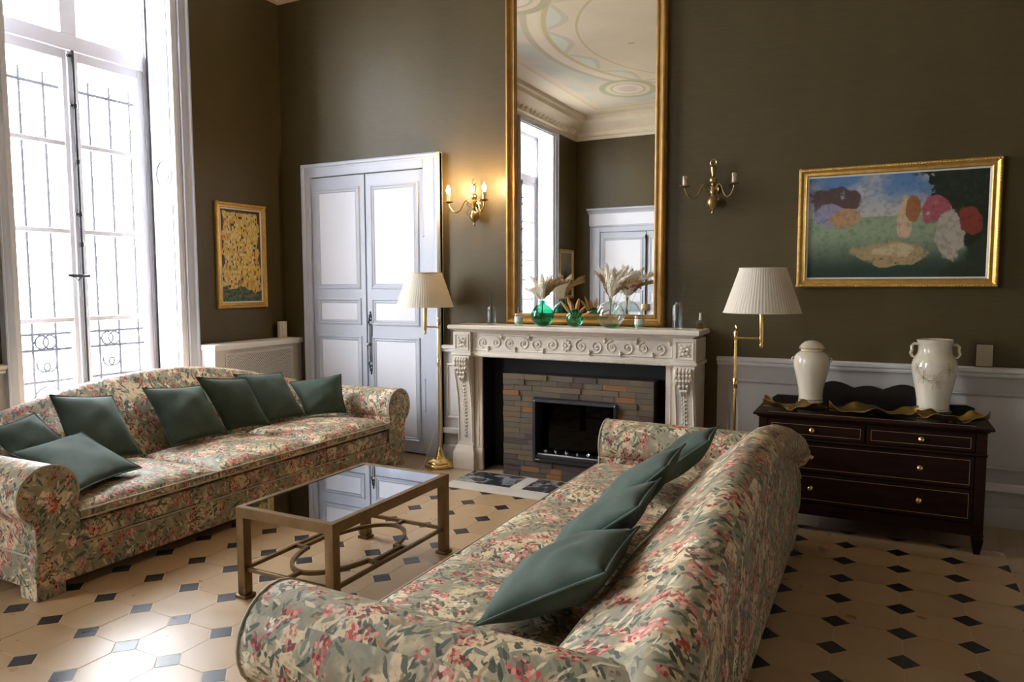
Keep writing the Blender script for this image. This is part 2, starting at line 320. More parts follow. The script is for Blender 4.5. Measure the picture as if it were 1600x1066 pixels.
# ------------------------------------------------------------------ mesh builder
class MB:
    def __init__(s): s.v = []; s.f = []
    def add(s, vs, fs):
        o = len(s.v); s.v += [tuple(p) for p in vs]; s.f += [tuple(i+o for i in f) for f in fs]; return s
    def box(s, x0, x1, y0, y1, z0, z1):
        return s.add([(x, y, z) for x in (x0, x1) for y in (y0, y1) for z in (z0, z1)],
                     [(0, 1, 3, 2), (4, 6, 7, 5), (0, 4, 5, 1), (2, 3, 7, 6), (0, 2, 6, 4), (1, 5, 7, 3)])
    def loft(s, rings, ring_closed=True, caps=True, path_closed=False):
        n = len(rings[0]); vs = [p for r in rings for p in r]; fs = []
        m = len(rings)
        for i in range(m if path_closed else m-1):
            for j in range(n if ring_closed else n-1):
                a, b = i*n+j, i*n+(j+1) % n; k = (i+1) % m; fs.append((a, b, k*n+(j+1) % n, k*n+j))
        if caps and not path_closed and ring_closed: fs += [tuple(range(n))[::-1], tuple((m-1)*n+j for j in range(n))]
        return s.add(vs, fs)
    def lathe(s, prof, c=(0, 0, 0), seg=24, caps=True, sx=1, sy=1):
        rings = [[(c[0]+sx*r*math.cos(2*math.pi*k/seg), c[1]+sy*r*math.sin(2*math.pi*k/seg), c[2]+z) for k in range(seg)] for r, z in prof]
        return s.loft(rings, caps=caps)
    def tube(s, pts, r, seg=8, closed=False, flat=None):
        pts = [Vector(p) for p in pts]; n = len(pts); rings = []; up = None
        for i, p in enumerate(pts):
            if closed: t = pts[(i+1) % n]-pts[i-1]
            else: t = pts[min(i+1, n-1)]-pts[max(i-1, 0)]
            t = t.normalized() if t.length > 1e-9 else Vector((0, 0, 1))
            if up is None: up = t.cross(Vector((0, 0, 1)) if abs(t.z) < .9 else Vector((1, 0, 0))).normalized()
            up = (up-t*up.dot(t)); up = up.normalized() if up.length > 1e-6 else t.orthogonal().normalized()
            b = t.cross(up); rr = r[i] if isinstance(r, (list, tuple)) else r
            rings.append([p+(up*math.cos(2*math.pi*k/seg)+b*math.sin(2*math.pi*k/seg))*rr for k in range(seg)])
        return s.loft(rings, path_closed=closed)
    def bar(s, a, b, w, h):                # square bar between two points; w sideways, h vertical
        a, b = Vector(a), Vector(b); t = (b-a).normalized(); side = t.cross(Vector((0, 0, 1)))
        side = side.normalized() if side.length > 1e-6 else Vector((1, 0, 0)); up = side.cross(t)
        return s.loft([[p+side*w/2*i+up*h/2*j for i, j in ((-1, -1), (1, -1), (1, 1), (-1, 1))] for p in (a, b)])
    def ball(s, c, rx, ry=None, rz=None, seg=12, rings=8):
        ry = ry or rx; rz = rz or rx
        return s.loft([[(c[0]+rx*math.sin(t)*math.cos(p), c[1]+ry*math.sin(t)*math.sin(p), c[2]+rz*math.cos(t))
                        for p in [2*math.pi*k/seg for k in range(seg)]] for t in [math.pi*max(.02, min(.98, i/rings)) for i in range(rings+1)]])
    def prism(s, poly, fn, d0, d1):        # poly in 2d, fn(a, b, d) -> 3d
        return s.loft([[fn(a, b, d) for a, b in poly] for d in (d0, d1)])
    def moulding(s, path, prof, fn, closed=True):   # path 2d, profile (offset to the right of the path, depth)
        n = len(path); rings = []
        for i in range(n):
            p = Vector(path[i])
            d0 = (p-Vector(path[i-1])).normalized() if (closed or i > 0) else None
            d1 = (Vector(path[(i+1) % n])-p).normalized() if (closed or i < n-1) else None
            d0 = d0 or d1; d1 = d1 or d0
            n0, n1 = Vector((d0.y, -d0.x)), Vector((d1.y, -d1.x)); m = n0+n1; m = m/(m.dot(n0))
            rings.append([fn(p.x+m.x*o, p.y+m.y*o, d) for o, d in prof])
        return s.loft(rings, path_closed=closed)
    def build(s, name, m, parent=None, smooth=40, bevel=0, seg=2, loc=None):
        me = bpy.data.meshes.new(name); bm = bmesh.new()
        vv = [bm.verts.new(p) for p in s.v]
        for f in s.f:
            try: bm.faces.new([vv[i] for i in f])
            except ValueError: pass
        bmesh.ops.recalc_face_normals(bm, faces=bm.faces)
        if bevel:
            ed = [e for e in bm.edges if len(e.link_faces) == 2 and e.calc_face_angle(0) > .6]
            bmesh.ops.bevel(bm, geom=ed, offset=bevel, segments=seg, profile=.6, affect='EDGES')
        bm.to_mesh(me); bm.free(); me.materials.append(m)
        if smooth:
            me.polygons.foreach_set('use_smooth', [True]*len(me.polygons)); me.set_sharp_from_angle(angle=math.radians(smooth))
        o = bpy.data.objects.new(name, me); COL.objects.link(o)
        if parent: o.parent = parent
        if loc: o.location = loc
        return o
def tag(o, label, cat, group=None, kind=None):
    o['label'] = label; o['category'] = cat
    if group: o['group'] = group
    if kind: o['kind'] = kind
    return o
def thing(name, label, cat, loc=(0, 0, 0), rotz=0, group=None, kind=None):
    o = bpy.data.objects.new(name, None); COL.objects.link(o); o.location = loc; o.rotation_euler = (0, 0, rotz)
    o.empty_display_size = .1
    return tag(o, label, cat, group, kind)
def struct(name, mb, m, label, cat='wall', **k):
    return tag(mb.build(name, m, **k), label, cat, kind='structure')
def shared(src, name, parent, loc, rot=(0, 0, 0), scale=(1, 1, 1), m=None):
    o = bpy.data.objects.new(name, src); COL.objects.link(o); o.parent = parent; o.location = loc; o.rotation_euler = rot; o.scale = scale
    if m: o.material_slots[0].link = 'OBJECT'; o.material_slots[0].material = m
    return o
def rect(x0, x1, z0, z1): return [(x0, z0), (x0, z1), (x1, z1), (x1, z0)]   # clockwise -> offset to the right is inwards
XL, YB, XR, YF, ZC = -4.98, 5.08, 1.12, -2.12, 4.34
BACK = lambda a, b, d: (a, YB-d, b)
LEFT = lambda a, b, d: (XL+d, a, b)
FRONT = lambda a, b, d: (a, YF+d, b)
RIGHT = lambda a, b, d: (XR-d, a, b)
#@@BODY
# ================================================================== ROOM
WIN = [(2.68, 4.0), (-1.18, .14)]; WTOP = 3.93; TH = .44
b = MB().box(XL-TH, XR+.2, YB, YB+.25, -.1, 4.6)
struct('wall_back', b, CLOTH, 'dark olive brown cloth wall behind the stone fireplace', smooth=0)
b = MB()
ys = [YF-.2, WIN[1][0], WIN[1][1], WIN[0][0], WIN[0][1], YB]
for a, c in ((0, 1), (2, 3), (4, 5)): b.box(XL-TH, XL, ys[a], ys[c], -.1, 4.6)
for y0, y1 in WIN: b.box(XL-TH, XL, y0, y1, WTOP, 4.6)
struct('wall_left', b, CLOTH, 'dark brown cloth wall with the tall windows', smooth=0)
struct('wall_front', MB().box(XL, XR+.2, YF-.2, YF, -.1, 4.6), CLOTH, 'brown cloth wall facing the fireplace, seen in the mirror', smooth=0)
struct('wall_right', MB().box(XR, XR+.2, YF, YB, -.1, 4.6), CLOTH, 'brown cloth wall opposite the windows', smooth=0)
cm = MB().box(-3.2, 3.2, -3.8, 3.8, 0, .2)
o = struct('ceiling', cm, FRESCO, 'painted ceiling with oval ring and medallions, seen in the mirror', 'ceiling', smooth=0, loc=((XL+XR)/2, (YF+YB)/2, ZC))
# cornice
prof = [(0, 0), (0, .30), (.05, .30), (.07, .27), (.12, .25), (.20, .16), (.24, .10), (.30, .09), (.32, .06), (.36, .05), (.36, 0)]
room = [(XL, YF), (XL, YB), (XR, YB), (XR, YF)]
cor = MB().moulding(room, [(d, ZC-h) for h, d in prof], lambda a, c, d: (a, c, d))
co = struct('trim_1', cor, PLASTER, 'cream plaster cornice around the painted ceiling', 'cornice', smooth=25)
mod = MB().box(0, .07, -.022, .022, -.05, .02); mod.box(0, .045, -.018, .018, -.075, -.05); mod = mod.build('modillion', PLASTER, co, bevel=.008, loc=(XL+.06, YF+.3, ZC-.215))
k = YF+.45
while k < YB-.2:
    shared(mod.data, 'modillion', co, (XL+.06, k, ZC-.215)); k += .15
# ---------------------------------------------------------------- floor
P = .2535; HX, HY = -2.165, 4.328; CUT = .062; GAP = .0014
fl = struct('floor', MB().box(XL-TH, XR+.2, YF-.2, YB+.2, -.1, -.0012), GROUT, 'buff limestone octagon floor with black marble cabochons', 'floor', smooth=0)
def poly_mesh(name, pts, m, z0=-.02, z1=0.0):
    bb = MB().prism(pts, lambda a, c, d: (a, c, d), z0, z1); o = bb.build(name, m, fl, smooth=0); return o
h = P/2-GAP; c_ = CUT
octo = [(-h, -h+c_), (-h, h-c_), (-h+c_, h), (h-c_, h), (h, h-c_), (h, -h+c_), (h-c_, -h), (-h+c_, -h)]
cs = CUT-.0042; dia = [(-cs, 0), (0, cs), (cs, 0), (0, -cs)]
XB0, XB1, YB0 = HX-9*P, HX+11*P, HY-24*P
def yb_at(x): return 4.328+P if x > -.9 else 4.328
cells = []; i0 = -12
for i in range(-14, 13):
    for j in range(-2, 27):
        x, y = HX+(i+.5)*P, HY-(j+.5)*P
        if XB0 < x < XB1 and YB0 < y < yb_at(x): cells.append(('o', x, y))
        x, y = HX+i*P, HY-j*P
        if XB0-.03 < x < XB1+.03 and y > YB0+.03 and y < yb_at(x)+.02: cells.append(('c', x, y))
def inview(x, y):
    v = Vector((x, y, -EYE)); zc = v.dot(_f)
    if zc < .3: return False, zc
    u, w = v.dot(_r2)/zc*F_PX, v.dot(_u2)/zc*F_PX
    return (-860 < u < 860 and -600 < w < 540), zc
src = {}; rest = {'o': MB(), 'c': MB()}
cnt = {'o': 0, 'c': 0}
order = sorted(cells, key=lambda q: ((q[1])**2+(q[2])**2))
for kd, x, y in order:
    iv, zc = inview(x, y)
    half_y = kd == 'c' and y > yb_at(x)-.02; half_x = kd == 'c' and x > XB1-.03
    if iv and cnt[kd] < 300 and not (half_x or half_y or (kd == 'c' and x < XB0+.03)):
        cnt[kd] += 1; nm = 'octagon_tile' if kd == 'o' else 'cabochon'
        if kd not in src: ob = poly_mesh(nm, octo if kd == 'o' else dia, TILE if kd == 'o' else CABO); ob.location = (x, y, 0); src[kd] = ob.data
        else: shared(src[kd], nm, fl, (x, y, R_.uniform(-.0006, .0004)))
    else:
        pts = octo if kd == 'o' else dia
        if half_y and half_x: continue
        if half_y: pts = [(-cs, -.003), (cs, -.003), (0, -cs)]
        elif x < XB0+.03: pts = [(.003, -cs), (.003, cs), (cs, 0)]
        elif half_x: pts = [(-.003, cs), (-.003, -cs), (-cs, 0)]
        if (half_y or half_x) and iv:
            ob = poly_mesh('half_cabochon', pts, CABO); ob.location = (x, y, 0)
        else: rest[kd].prism([(x+a, y+e) for a, e in pts], lambda a, c, d: (a, c, d), -.02, 0)
for kd, nm, m in (('o', 'far_octagon_tiles', TILE), ('c', 'far_cabochons', CABO)):
    o = rest[kd].build(nm, m, fl, smooth=0); o['kind'] = 'stuff'
# plain border slabs along the walls
def slab(x0, x1, y0, y1, m=BORDER): MB().box(x0+GAP, x1-GAP, y0+GAP, y1-GAP, -.02, 0).build('border_slab', m, fl, smooth=0)
x = XL+.0
for x0, x1 in ((-4.98, -4.35), (-4.35, -3.70), (-3.70, -3.22), (-3.22, -2.79)): slab(x0, x1, 4.328, YB)
for x0, x1 in ((-1.22, -.90),): slab(x0, x1, 4.328, YB)
for x0, x1 in ((-.90, -.3), (-.3, .3), (.3, XB1)): slab(x0, x1, 4.328+P, YB)
for k in range(9): slab(XB1, XR, YB-(k+1)*.8, YB-k*.8)

for k in range(7): slab(XL, XB0, 4.328-(k+1)*.869, 4.328-k*.869)
for k in range(7): slab(XL+k*.7257, XL+(k+1)*.7257, YF, YB0)
for x0, x1 in ((-2.79, -2.2), (-2.2, -1.7), (-1.7, -1.22)): slab(x0, x1, 4.80, YB)
# hearth in the floor
he = thing('hearth', 'dark veined marble hearth slabs framed by pale stone strips', 'hearth', (-2.0, 4.33, 0))
def hs(nm, x0, x1, y0, y1, m): MB().box(x0+2.0+.001, x1+2.0-.001, y0-4.33+.001, y1-4.33-.001, -.02, .001).build(nm, m, he, smooth=0)
hs('pale_strip', -2.79, -1.22, 4.335, 4.50, HWHITE)
hs('dark_slab', -2.79, -2.33, 4.50, 4.80, HEARTH); hs('pale_strip', -2.33, -2.235, 4.50, 4.80, HWHITE)
hs('dark_slab', -2.235, -1.775, 4.50, 4.80, HEARTH); hs('pale_strip', -1.775, -1.68, 4.50, 4.80, HWHITE); hs('dark_slab', -1.68, -1.22, 4.50, 4.80, HEARTH)
# ---------------------------------------------------------------- dado, rails and skirting
def dado(name, lab, fn, spans, proud=.012):
    r = thing(name, lab, 'dado', kind='structure')
    for a0, a1, panels in spans:
        def bx(nm, m, p0, p1, z0, z1, d0, d1, bev=0):
            MB().prism([(p0, z0), (p1, z0), (p1, z1), (p0, z1)], fn, d0, d1).build(nm, m, r, smooth=0, bevel=bev)
        bx('dado_board', DADO, a0, a1, .0, .90, 0, proud)
        MB().moulding([(a0, .895), (a1, .895)], [(0, 0), (0, .03), (-.012, .036), (-.022, .03), (-.03, .05), (-.05, .054), (-.056, .045), (-.056, 0)], fn, False).build('chair_rail', RAILP, r)
        MB().moulding([(a0, .0), (a1, .0)], [(0, 0), (0, .034), (-.10, .034), (-.115, .028), (-.12, .022), (-.12, 0)], fn, False).build('skirting', DADO, r)
        bx('skirting_cap', RAILP, a0, a1, .215, .262, 0, .04, .006)
        for q0, q1 in panels:
            MB().moulding(rect(q0, q1, .34, .80), [(0, proud), (0, proud+.012), (.012, proud+.016), (.022, proud+.006), (.03, proud+.006), (.03, proud)], fn).build('panel_moulding', DADO, r)
            bx('panel', DADOW, q0+.03, q1-.03, .37, .77, 0, proud+.004)
    return r
dado('trim_2', 'grey panelled dado with white chair rail under the large painting', BACK, [(-1.0, XR, [(-.93, -.02), (.10, .98)])])
dado('trim_3', 'narrow grey dado panel between door and fireplace', BACK, [(-3.232, -2.93, [(-3.20, -2.97)])])
dado('trim_4', 'grey dado on the wall between the windows', LEFT, [(.215, 2.605, [(.32, 1.3), (1.42, 2.5)]), (YF, -1.255, [(YF+.1, -1.36)])])
dado('trim_5', 'grey dado on the wall opposite the windows', RIGHT, [(YB-.03, YF, [(YB-.2, 2.6), (2.4, 0), (-.2, YF+.1)])])
dado('trim_6', 'grey dado beside the door facing the fireplace', FRONT, [(-2.3, XR, [(-2.2, -.7), (-.5, 1.0)])])
# ---------------------------------------------------------------- panelled doors
def door(name, lab, fn, x0, xm, x1, ztop, o0, o1, zc, cas_l, cas_r, recess):
    r = thing(name, lab, 'door', kind='structure')
    def bx(nm, m, p0, p1, z0, z1, d0, d1, par=r, bev=0):
        return MB().prism([(p0, z0), (p1, z0), (p1, z1), (p0, z1)], fn, d0, d1).build(nm, m, par, smooth=0, bevel=bev)
    # casing: left jamb, right jamb, head, outer bead
    bx('jamb', PAINT, o0, x0, 0, zc, 0, .045, bev=.006); bx('jamb', PAINT, x1, o1, 0, zc, 0, .045, bev=.006)
    bx('head', PAINT, x0, x1, ztop, zc, 0, .045, bev=.006)
    MB().moulding([(o0, 0), (o0, zc), (o1, zc), (o1, 0)], [(0, 0), (0, .062), (.012, .070), (.026, .066), (.034, .052), (.048, .05), (.048, 0)], fn, False).build('casing_moulding', PAINT, r)
    for a, c, side in ((x0, xm-.003, 0), (xm+.003, x1, 1)):
        lf = bx('door_leaf', PAINT, a+.004, c-.004, .012, ztop-.006, 0, recess, bev=.003)
        w = .085
        for z0, z1 in ((1.44, ztop-.135), (1.125, 1.30), (.135, .97)):
            p0, p1 = a+w, c-w
            MB().moulding(rect(p0-.03, p1+.03, z0-.03, z1+.03), [(0, recess), (.003, recess+.010), (.014, recess+.014), (.024, recess+.006), (.034, recess+.009), (.044, recess+.002), (.044, recess-.01), (0, recess-.01)], fn).build('panel_moulding', PAINT, lf, smooth=30)
            bx('panel', PANELW, p0+.014, p1-.014, z0+.014, z1-.014, recess-.01, recess+.005, lf, .003)
    return r, bx
d1, bx = door('door_1', 'blue grey double door with pale panels beside the fireplace', BACK, -4.615, -4.01, -3.40, 2.405, -4.70, -3.235, 2.52, 0, 0, .024)
pl = bx('lock_plate', BLACK, -3.985, -3.955, .78, 1.10, .024, .032)
for zc_, s in ((1.11, 1), (.77, -1)):
    m_ = MB()
    for k in range(3):
        z = zc_+s*(.012+.028*k); rr = .022-.006*k
        m_.tube([(-3.97+rr*math.cos(t), YB-.030, z+rr*math.sin(t)) for t in [2*math.pi*q/12 for q in range(12)]], .005, 6, True)
    m_.ball((-3.97, YB-.03, zc_+s*.095), .006, .006, .014); m_.build('plate_finial', BLACK, pl)
MB().lathe([(.004, 0), (.013, .004), (.015, .014), (.010, .022), (0.003, .026)], seg=14).build('door_knob', SILVER, d1, loc=(-3.985, YB-.034, .93)).rotation_euler = (math.radians(90), 0, 0)
for z in (1.98, .52):
    MB().tube([(-3.397, YB-.04, z-.12), (-3.397, YB-.04, z+.12)], .010, 8).ball((-3.397, YB-.04, z-.13), .013).ball((-3.397, YB-.04, z+.13), .013).build('hinge', PAINT, d1)
for z in (2.08, 1.45, .5):
    MB().tube([(-4.617, YB-.04, z-.06), (-4.617, YB-.04, z+.06)], .008, 8).build('hinge', PAINT, d1)
# the door opposite, seen in the mirror
d2, bx2 = door('door_2', 'blue grey double door under a projecting cornice, seen in the mirror', FRONT, -4.50, -3.66, -2.82, 2.36, -4.68, -2.64, 2.48, 0, 0, .02)
bx2('overdoor_panel', PANELW, -4.70, -2.62, 2.48, 2.68, 0, .05)
MB().moulding([(-4.72, 2.68), (-2.60, 2.68)], [(0, 0), (0, .05), (-.02, .06), (-.05, .10), (-.065, .14), (-.09, .15), (-.09, 0)], FRONT, False).build('overdoor_cornice', PAINT, d2)
MB().tube([(-3.66, YF+.04, .1), (-3.66, YF+.04, 2.3)], .011, 8).ball((-3.66, YF+.04, 2.25), .02, .02, .05).build('espagnolette_rod', BLACK, d2)
MB().box(-3.72, -3.60, YF+.02, YF+.06, .98, 1.10).build('lock_box', ABRASS, d2, bevel=.006)

# ---------------------------------------------------------------- windows
def window(n, y0, y1, lab):
    r = thing('window_%d' % n, lab, 'window', kind='structure')
    X = XL-.35; ym = (y0+y1)/2; ZT0, ZT1 = 3.15, 3.26; zh = WTOP
    def bx(nm, m, par, a0, a1, z0, z1, x0, x1, bev=.005):
        return MB().box(x0, x1, a0, a1, z0, z1).build(nm, m, par, smooth=0, bevel=bev)
    # reveals, sill and head lining
    bx('reveal_lining', WINP, r, y0-.001, y0+.016, 0, zh, XL-TH+.01, XL-.002); bx('reveal_lining', WINP, r, y1-.016, y1+.001, 0, zh, XL-TH+.01, XL-.002)
    bx('head_lining', WINP, r, y0, y1, zh-.02, zh+.001, XL-TH+.01, XL-.002)
    bx('sill', WINP, r, y0, y1, 0, .09, XL-TH, X+.05)
    # casing on the wall
    MB().moulding([(y0, 0), (y0, zh), (y1, zh), (y1, 0)], [(0, 0), (0, .022), (-.02, .026), (-.03, .034), (-.05, .036), (-.06, .05), (-.072, .05), (-.075, 0)], LEFT, False).build('casing', PAINT, r)
    # fixed frame
    fy0, fy1 = y0+.02, y1-.02
    bx('frame_jamb', WINP, r, fy0, fy0+.05, .05, zh-.02, X-.03, X+.03); bx('frame_jamb', WINP, r, fy1-.05, fy1, .05, zh-.02, X-.03, X+.03)
    bx('transom', WINP, r, fy0+.05, fy1-.05, ZT0, ZT1, X-.035, X+.035, .01); bx('frame_head', WINP, r, fy0+.05, fy1-.05, zh-.08, zh-.02, X-.03, X+.03)
    bx('mullion', WINP, r, ym-.06, ym+.06, ZT1, zh-.08, X-.03, X+.03)
    for a, c in ((fy0+.05, ym-.06), (ym+.06, fy1-.05)):
        bx('pane', PANE, r, a, c, ZT1, zh-.08, X-.003, X+.003, 0)
    for side, (a, c) in enumerate(((fy0+.052, ym-.004), (ym+.004, fy1-.052))):
        lf = bx('window_leaf_stile', WINP, r, a, a+.055, .095, ZT0-.005, X-.025, X+.025); st = .055
        lf.name = 'casement'
        bx('stile', WINP, lf, c-st, c, .095, ZT0-.005, X-.025, X+.025)
        bx('rail', WINP, lf, a+st, c-st, ZT0-.075, ZT0-.005, X-.025, X+.025); bx('rail', WINP, lf, a+st, c-st, .095, .62, X-.022, X+.022)
        zs = [.62, 1.20, 1.845, 2.475, ZT0-.075]
        for z in zs[1:-1]: bx('muntin', WINP, lf, a+st, c-st, z-.017, z+.017, X-.02, X+.02)
        for z0_, z1_ in zip(zs[:-1], zs[1:]): bx('pane', PANE, lf, a+st, c-st, z0_, z1_, X-.003, X+.003, 0)
    MB().box(X+.025, X+.045, ym-.03, ym+.03, .1, ZT0-.01).build('cover_strip', WINP, r, smooth=0, bevel=.006)
    es = MB().tube([(X+.06, ym, .12), (X+.06, ym, ZT0-.01)], .0105, 8).build('espagnolette_rod', BLACK, r)
    m_ = MB()
    for z in (.72, 1.75, 1.97, 2.75, 2.35): m_.lathe([(.011, -.02), (.017, -.012), (.017, .012), (.011, .02)], (X+.06, ym, z), 10)
    for z in (.72, 1.97, 2.75, 3.10): m_.box(X+.045, X+.068, ym-.035, ym, z-.008, z+.008)
    m_.build('rod_guide', BLACK, es)
    m_ = MB().tube([(X+.075, ym+.03, 1.52), (X+.085, ym-.02, 1.52), (X+.09, ym-.09, 1.52), (X+.09, ym-.13, 1.525)], [.011, .010, .013, .009], 8).ball((X+.075, ym+.035, 1.52), .013)
    m_.tube([(X+.07, ym-.02, 1.51), (X+.07, ym-.045, 1.485), (X+.07, ym-.06, 1.51)], .004, 6); m_.build('rod_handle', BLACK, es)
    # folded shutters in the reveals
    for yy, s in ((y1-.018, -1), (y0+.018, 1)):
        x0, x1 = X+.06, XL-.005
        sh = MB().box(x0, x1, min(yy, yy+s*.035), max(yy, yy+s*.035), .03, zh-.03).build('shutter', WINP, r, smooth=0, bevel=.004)
        fn = lambda a, c, d, yy=yy, s=s: (a, yy+s*(.035+d), c)
        for z0_, z1_ in ((3.50, 3.84), (2.56, 3.44), (1.12, 2.10), (.15, 1.01)):
            MB().moulding(rect(x0+.05, x1-.05, z0_, z1_), [(0, -.005), (0, .006), (.010, .009), (.02, .003), (.02, -.005)], fn).build('shutter_moulding', PAINT, sh)
            MB().moulding(rect(x0+.066, x1-.066, z0_+.016, z1_-.016), [(0, 0), (0, .0045), (.005, .0045), (.005, 0)], fn).build('panel_shade_line', MATTBLACK, sh, smooth=0)  # raised near-black strip, standing in for recess shadow and dirt around the panel
            MB().prism([(x0+.072, z0_+.022), (x1-.072, z0_+.022), (x1-.072, z1_-.022), (x0+.072, z1_-.022)], fn, -.005, .004).build('shutter_panel', PANELW, sh, smooth=0)
        xc = (x0+x1)/2
        for rr in (.10, .062):
            MB().tube([fn(xc+rr*.9*math.cos(t), 2.33+rr*1.1*math.sin(t), .002) for t in [2*math.pi*q/28 for q in range(28)]], .007, 6, True).build('medallion_ring', PAINT, sh)
            MB().tube([fn(xc+(rr-.008)*.9*math.cos(t), 2.33+(rr-.008)*1.1*math.sin(t), .003) for t in [2*math.pi*q/28 for q in range(28)]], .0028, 5, True).build('medallion_shade_line', MATTBLACK, sh)  # near-black ring: shade and dirt of the medallion recess put into colour
        MB().prism([(xc+.055*math.cos(2*math.pi*q/24), 2.33+.068*math.sin(2*math.pi*q/24)) for q in range(24)], fn, 0, .004).build('medallion', PANELW, sh)
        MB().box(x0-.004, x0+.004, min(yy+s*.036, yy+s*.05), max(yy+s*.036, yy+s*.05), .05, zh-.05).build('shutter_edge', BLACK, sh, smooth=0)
    return r
window(1, *WIN[0], 'tall white casement window with iron espagnolette behind the sofa')
window(2, *WIN[1], 'second tall white window, seen at the edge of the mirror')
# outside ground
struct('ground_outside', MB().box(-30, XL-TH-.02, -30, 30, -1.2, -1.0), mat('pale_gravel', (.55, .53, .50), .9, var=.1, scale=2), 'pale gravel ground beyond the windows', 'ground', smooth=0)
# wrought-iron window guards
def guard(y0, y1, lab):
    X = -5.66; r = thing('window_guard', lab, 'guard', (X, (y0+y1)/2, 0), group='iron guards outside the windows')
    hw = (y1-y0)/2; n = 11
    for z, h in ((2.957, .022), (1.082, .02), (.96, .02), (.718, .02), (.10, .02)):
        MB().box(-.006, .006, -hw, hw, z-h/2, z+h/2).build('cross_bar', GREYIRON, r, smooth=0)
    bar = None
    for k in range(n):
        y = -hw+.03+k*(2*hw-.06)/(n-1)
        if bar is None: bar = MB().tube([(0, 0, .0), (0, 0, 3.05)], .0105, 6).build('upright_bar', GREYIRON, r, loc=(0, y, 0)).data
        else: shared(bar, 'upright_bar', r, (0, y, 0))
    for s in (-1, 1):
        for k in range(3):
            yc = -hw+.03+(k*3+1.5)*(2*hw-.06)/(n-1)+(.02 if s > 0 else 0)
            # scrolls between the rails
            sp = [(0, yc+s*(.012+.055*t)*math.cos(5.5*t+1.2), .84+(.012+.055*t)*math.sin(5.5*t+1.2)) for t in [q/26 for q in range(27)]]
            MB().tube(sp, .0075, 5).build('scroll', GREYIRON, r)
            MB().tube([(0, yc+s*.02+.05*math.cos(t), 1.02+.05*math.sin(t)) for t in [2*math.pi*q/16 for q in range(16)]], .0075, 5, True).build('ring', GREYIRON, r)
            MB().tube([(0, yc+s*.14*math.sin(t), .40+.28*math.cos(t)) for t in [math.pi*q/16 for q in range(17)]], .0075, 5).build('arch', GREYIRON, r)
    return r
guard(2.45, 4.25, 'grey wrought-iron guard with scrolls outside the window behind the sofa')
guard(-1.4, .36, 'grey wrought-iron guard outside the window seen in the mirror')
# radiator cover
rc = thing('radiator_cover', 'grey radiator cover with perforated grille below the gold mosaic picture', 'radiator cover', (XL, 4.09, 0))
MB().box(0, .19, 0, .98, 0, .915).build('body', DADO, rc, smooth=0)
MB().box(.0, .215, -.02, .985, .915, .965).build('top_shelf', RAILP, rc, smooth=30, bevel=.012, seg=3)
MB().moulding(rect(.10, .86, .28, .885), [(0, 0), (0, .012), (.012, .014), (.022, .004), (.022, 0)], lambda a, c, d: (.19+d, a, c)).build('grille_frame', DADOW, rc)
gr = MB().box(.1895, .1915, .12, .84, .30, .865); gr.build('grille_backing', MATTBLACK, rc, smooth=0)
gm = MB()   # diagonal lattice
z0, z1, y0, y1, pit = .30, .865, .12, .84, .024
for s in (1, -1):
    k = y0-(z1-z0)
    while k < y1+(z1-z0):
        pts = []
        for z in (z0, z1):
            y = k+(z-z0 if s > 0 else z1-z); pts.append((y, z))
        (ya, za), (yb, zb) = pts
        if (ya < y0 and yb < y0) or (ya > y1 and yb > y1): k += pit; continue
        def cl(y, z, yo, zo):
            if y < y0: return y0, z+(zo-z)*(y0-y)/(yo-y)
            if y > y1: return y1, z+(zo-z)*(y1-y)/(yo-y)
            return y, z
        A, B_ = cl(ya, za, yb, zb), cl(yb, zb, ya, za)
        gm.bar((.194, *A), (.194, *B_), .004, .0068); k += pit
o = gm.build('grille_lattice', RAILP, rc, smooth=0); o['kind'] = 'stuff'
MB().box(-.0, .2, -.012, .0, 0, .915).build('end_panel', RAILP, rc, smooth=0)
wb = thing('thermostat', 'small ivory plastic box standing on the radiator cover', 'thermostat', (XL+.075, 4.95, .965))
MB().box(-.02, .02, -.045, .045, 0, .15).build('housing', PLAST, wb, bevel=.008, seg=3)
MB().prism([(-.028, .03), (.028, .03), (.012, .075), (.028, .125), (-.028, .125), (-.012, .075)], lambda a, c, d: (d, a, c), .018, .028).build('cover_plate', RAILP, wb, bevel=.003)
# ================================================================== FIREPLACE
FX = -2.025
fp = thing('fireplace', 'carved white limestone chimneypiece with scroll frieze below the tall mirror', 'fireplace', (FX, YB, 0))
SH = 1.138
sh = MB()
def shelf_ring(o, z): return [(-.945-o, 0, z), (-.945-o, -.315-o, z), (.945+o, -.315-o, z), (.945+o, 0, z)]
sh.loft([shelf_ring(o, z) for o, z in ((-.03, 1.082), (-.022, 1.09), (-.01, 1.10), (.012, 1.104), (.02, 1.112), (.02, 1.130), (.014, SH))]).build('mantel_shelf', STONE, fp, smooth=25)
fr = MB().box(-.795, .795, -.262, 0, .925, 1.083).build('frieze', STONE, fp, smooth=0)
MB().moulding(rect(-.775, .775, .945, 1.068), [(0, 0), (0, .004), (.005, .006), (.010, .002), (.010, 0)], lambda a, c, d: (a, -.262-d, c)).build('frieze_moulding', STONE, fr)
MB().box(-.795, .795, -.275, 0, .893, .925).build('architrave', STONE, fp, bevel=.007)
bd = MB()
for k in range(110): bd.ball((-.79+k*1.58/109, -.276, .900), .0062, .004, .006, 6, 4)
o = bd.build('bead_row', STONE, fp); o['kind'] = 'stuff'
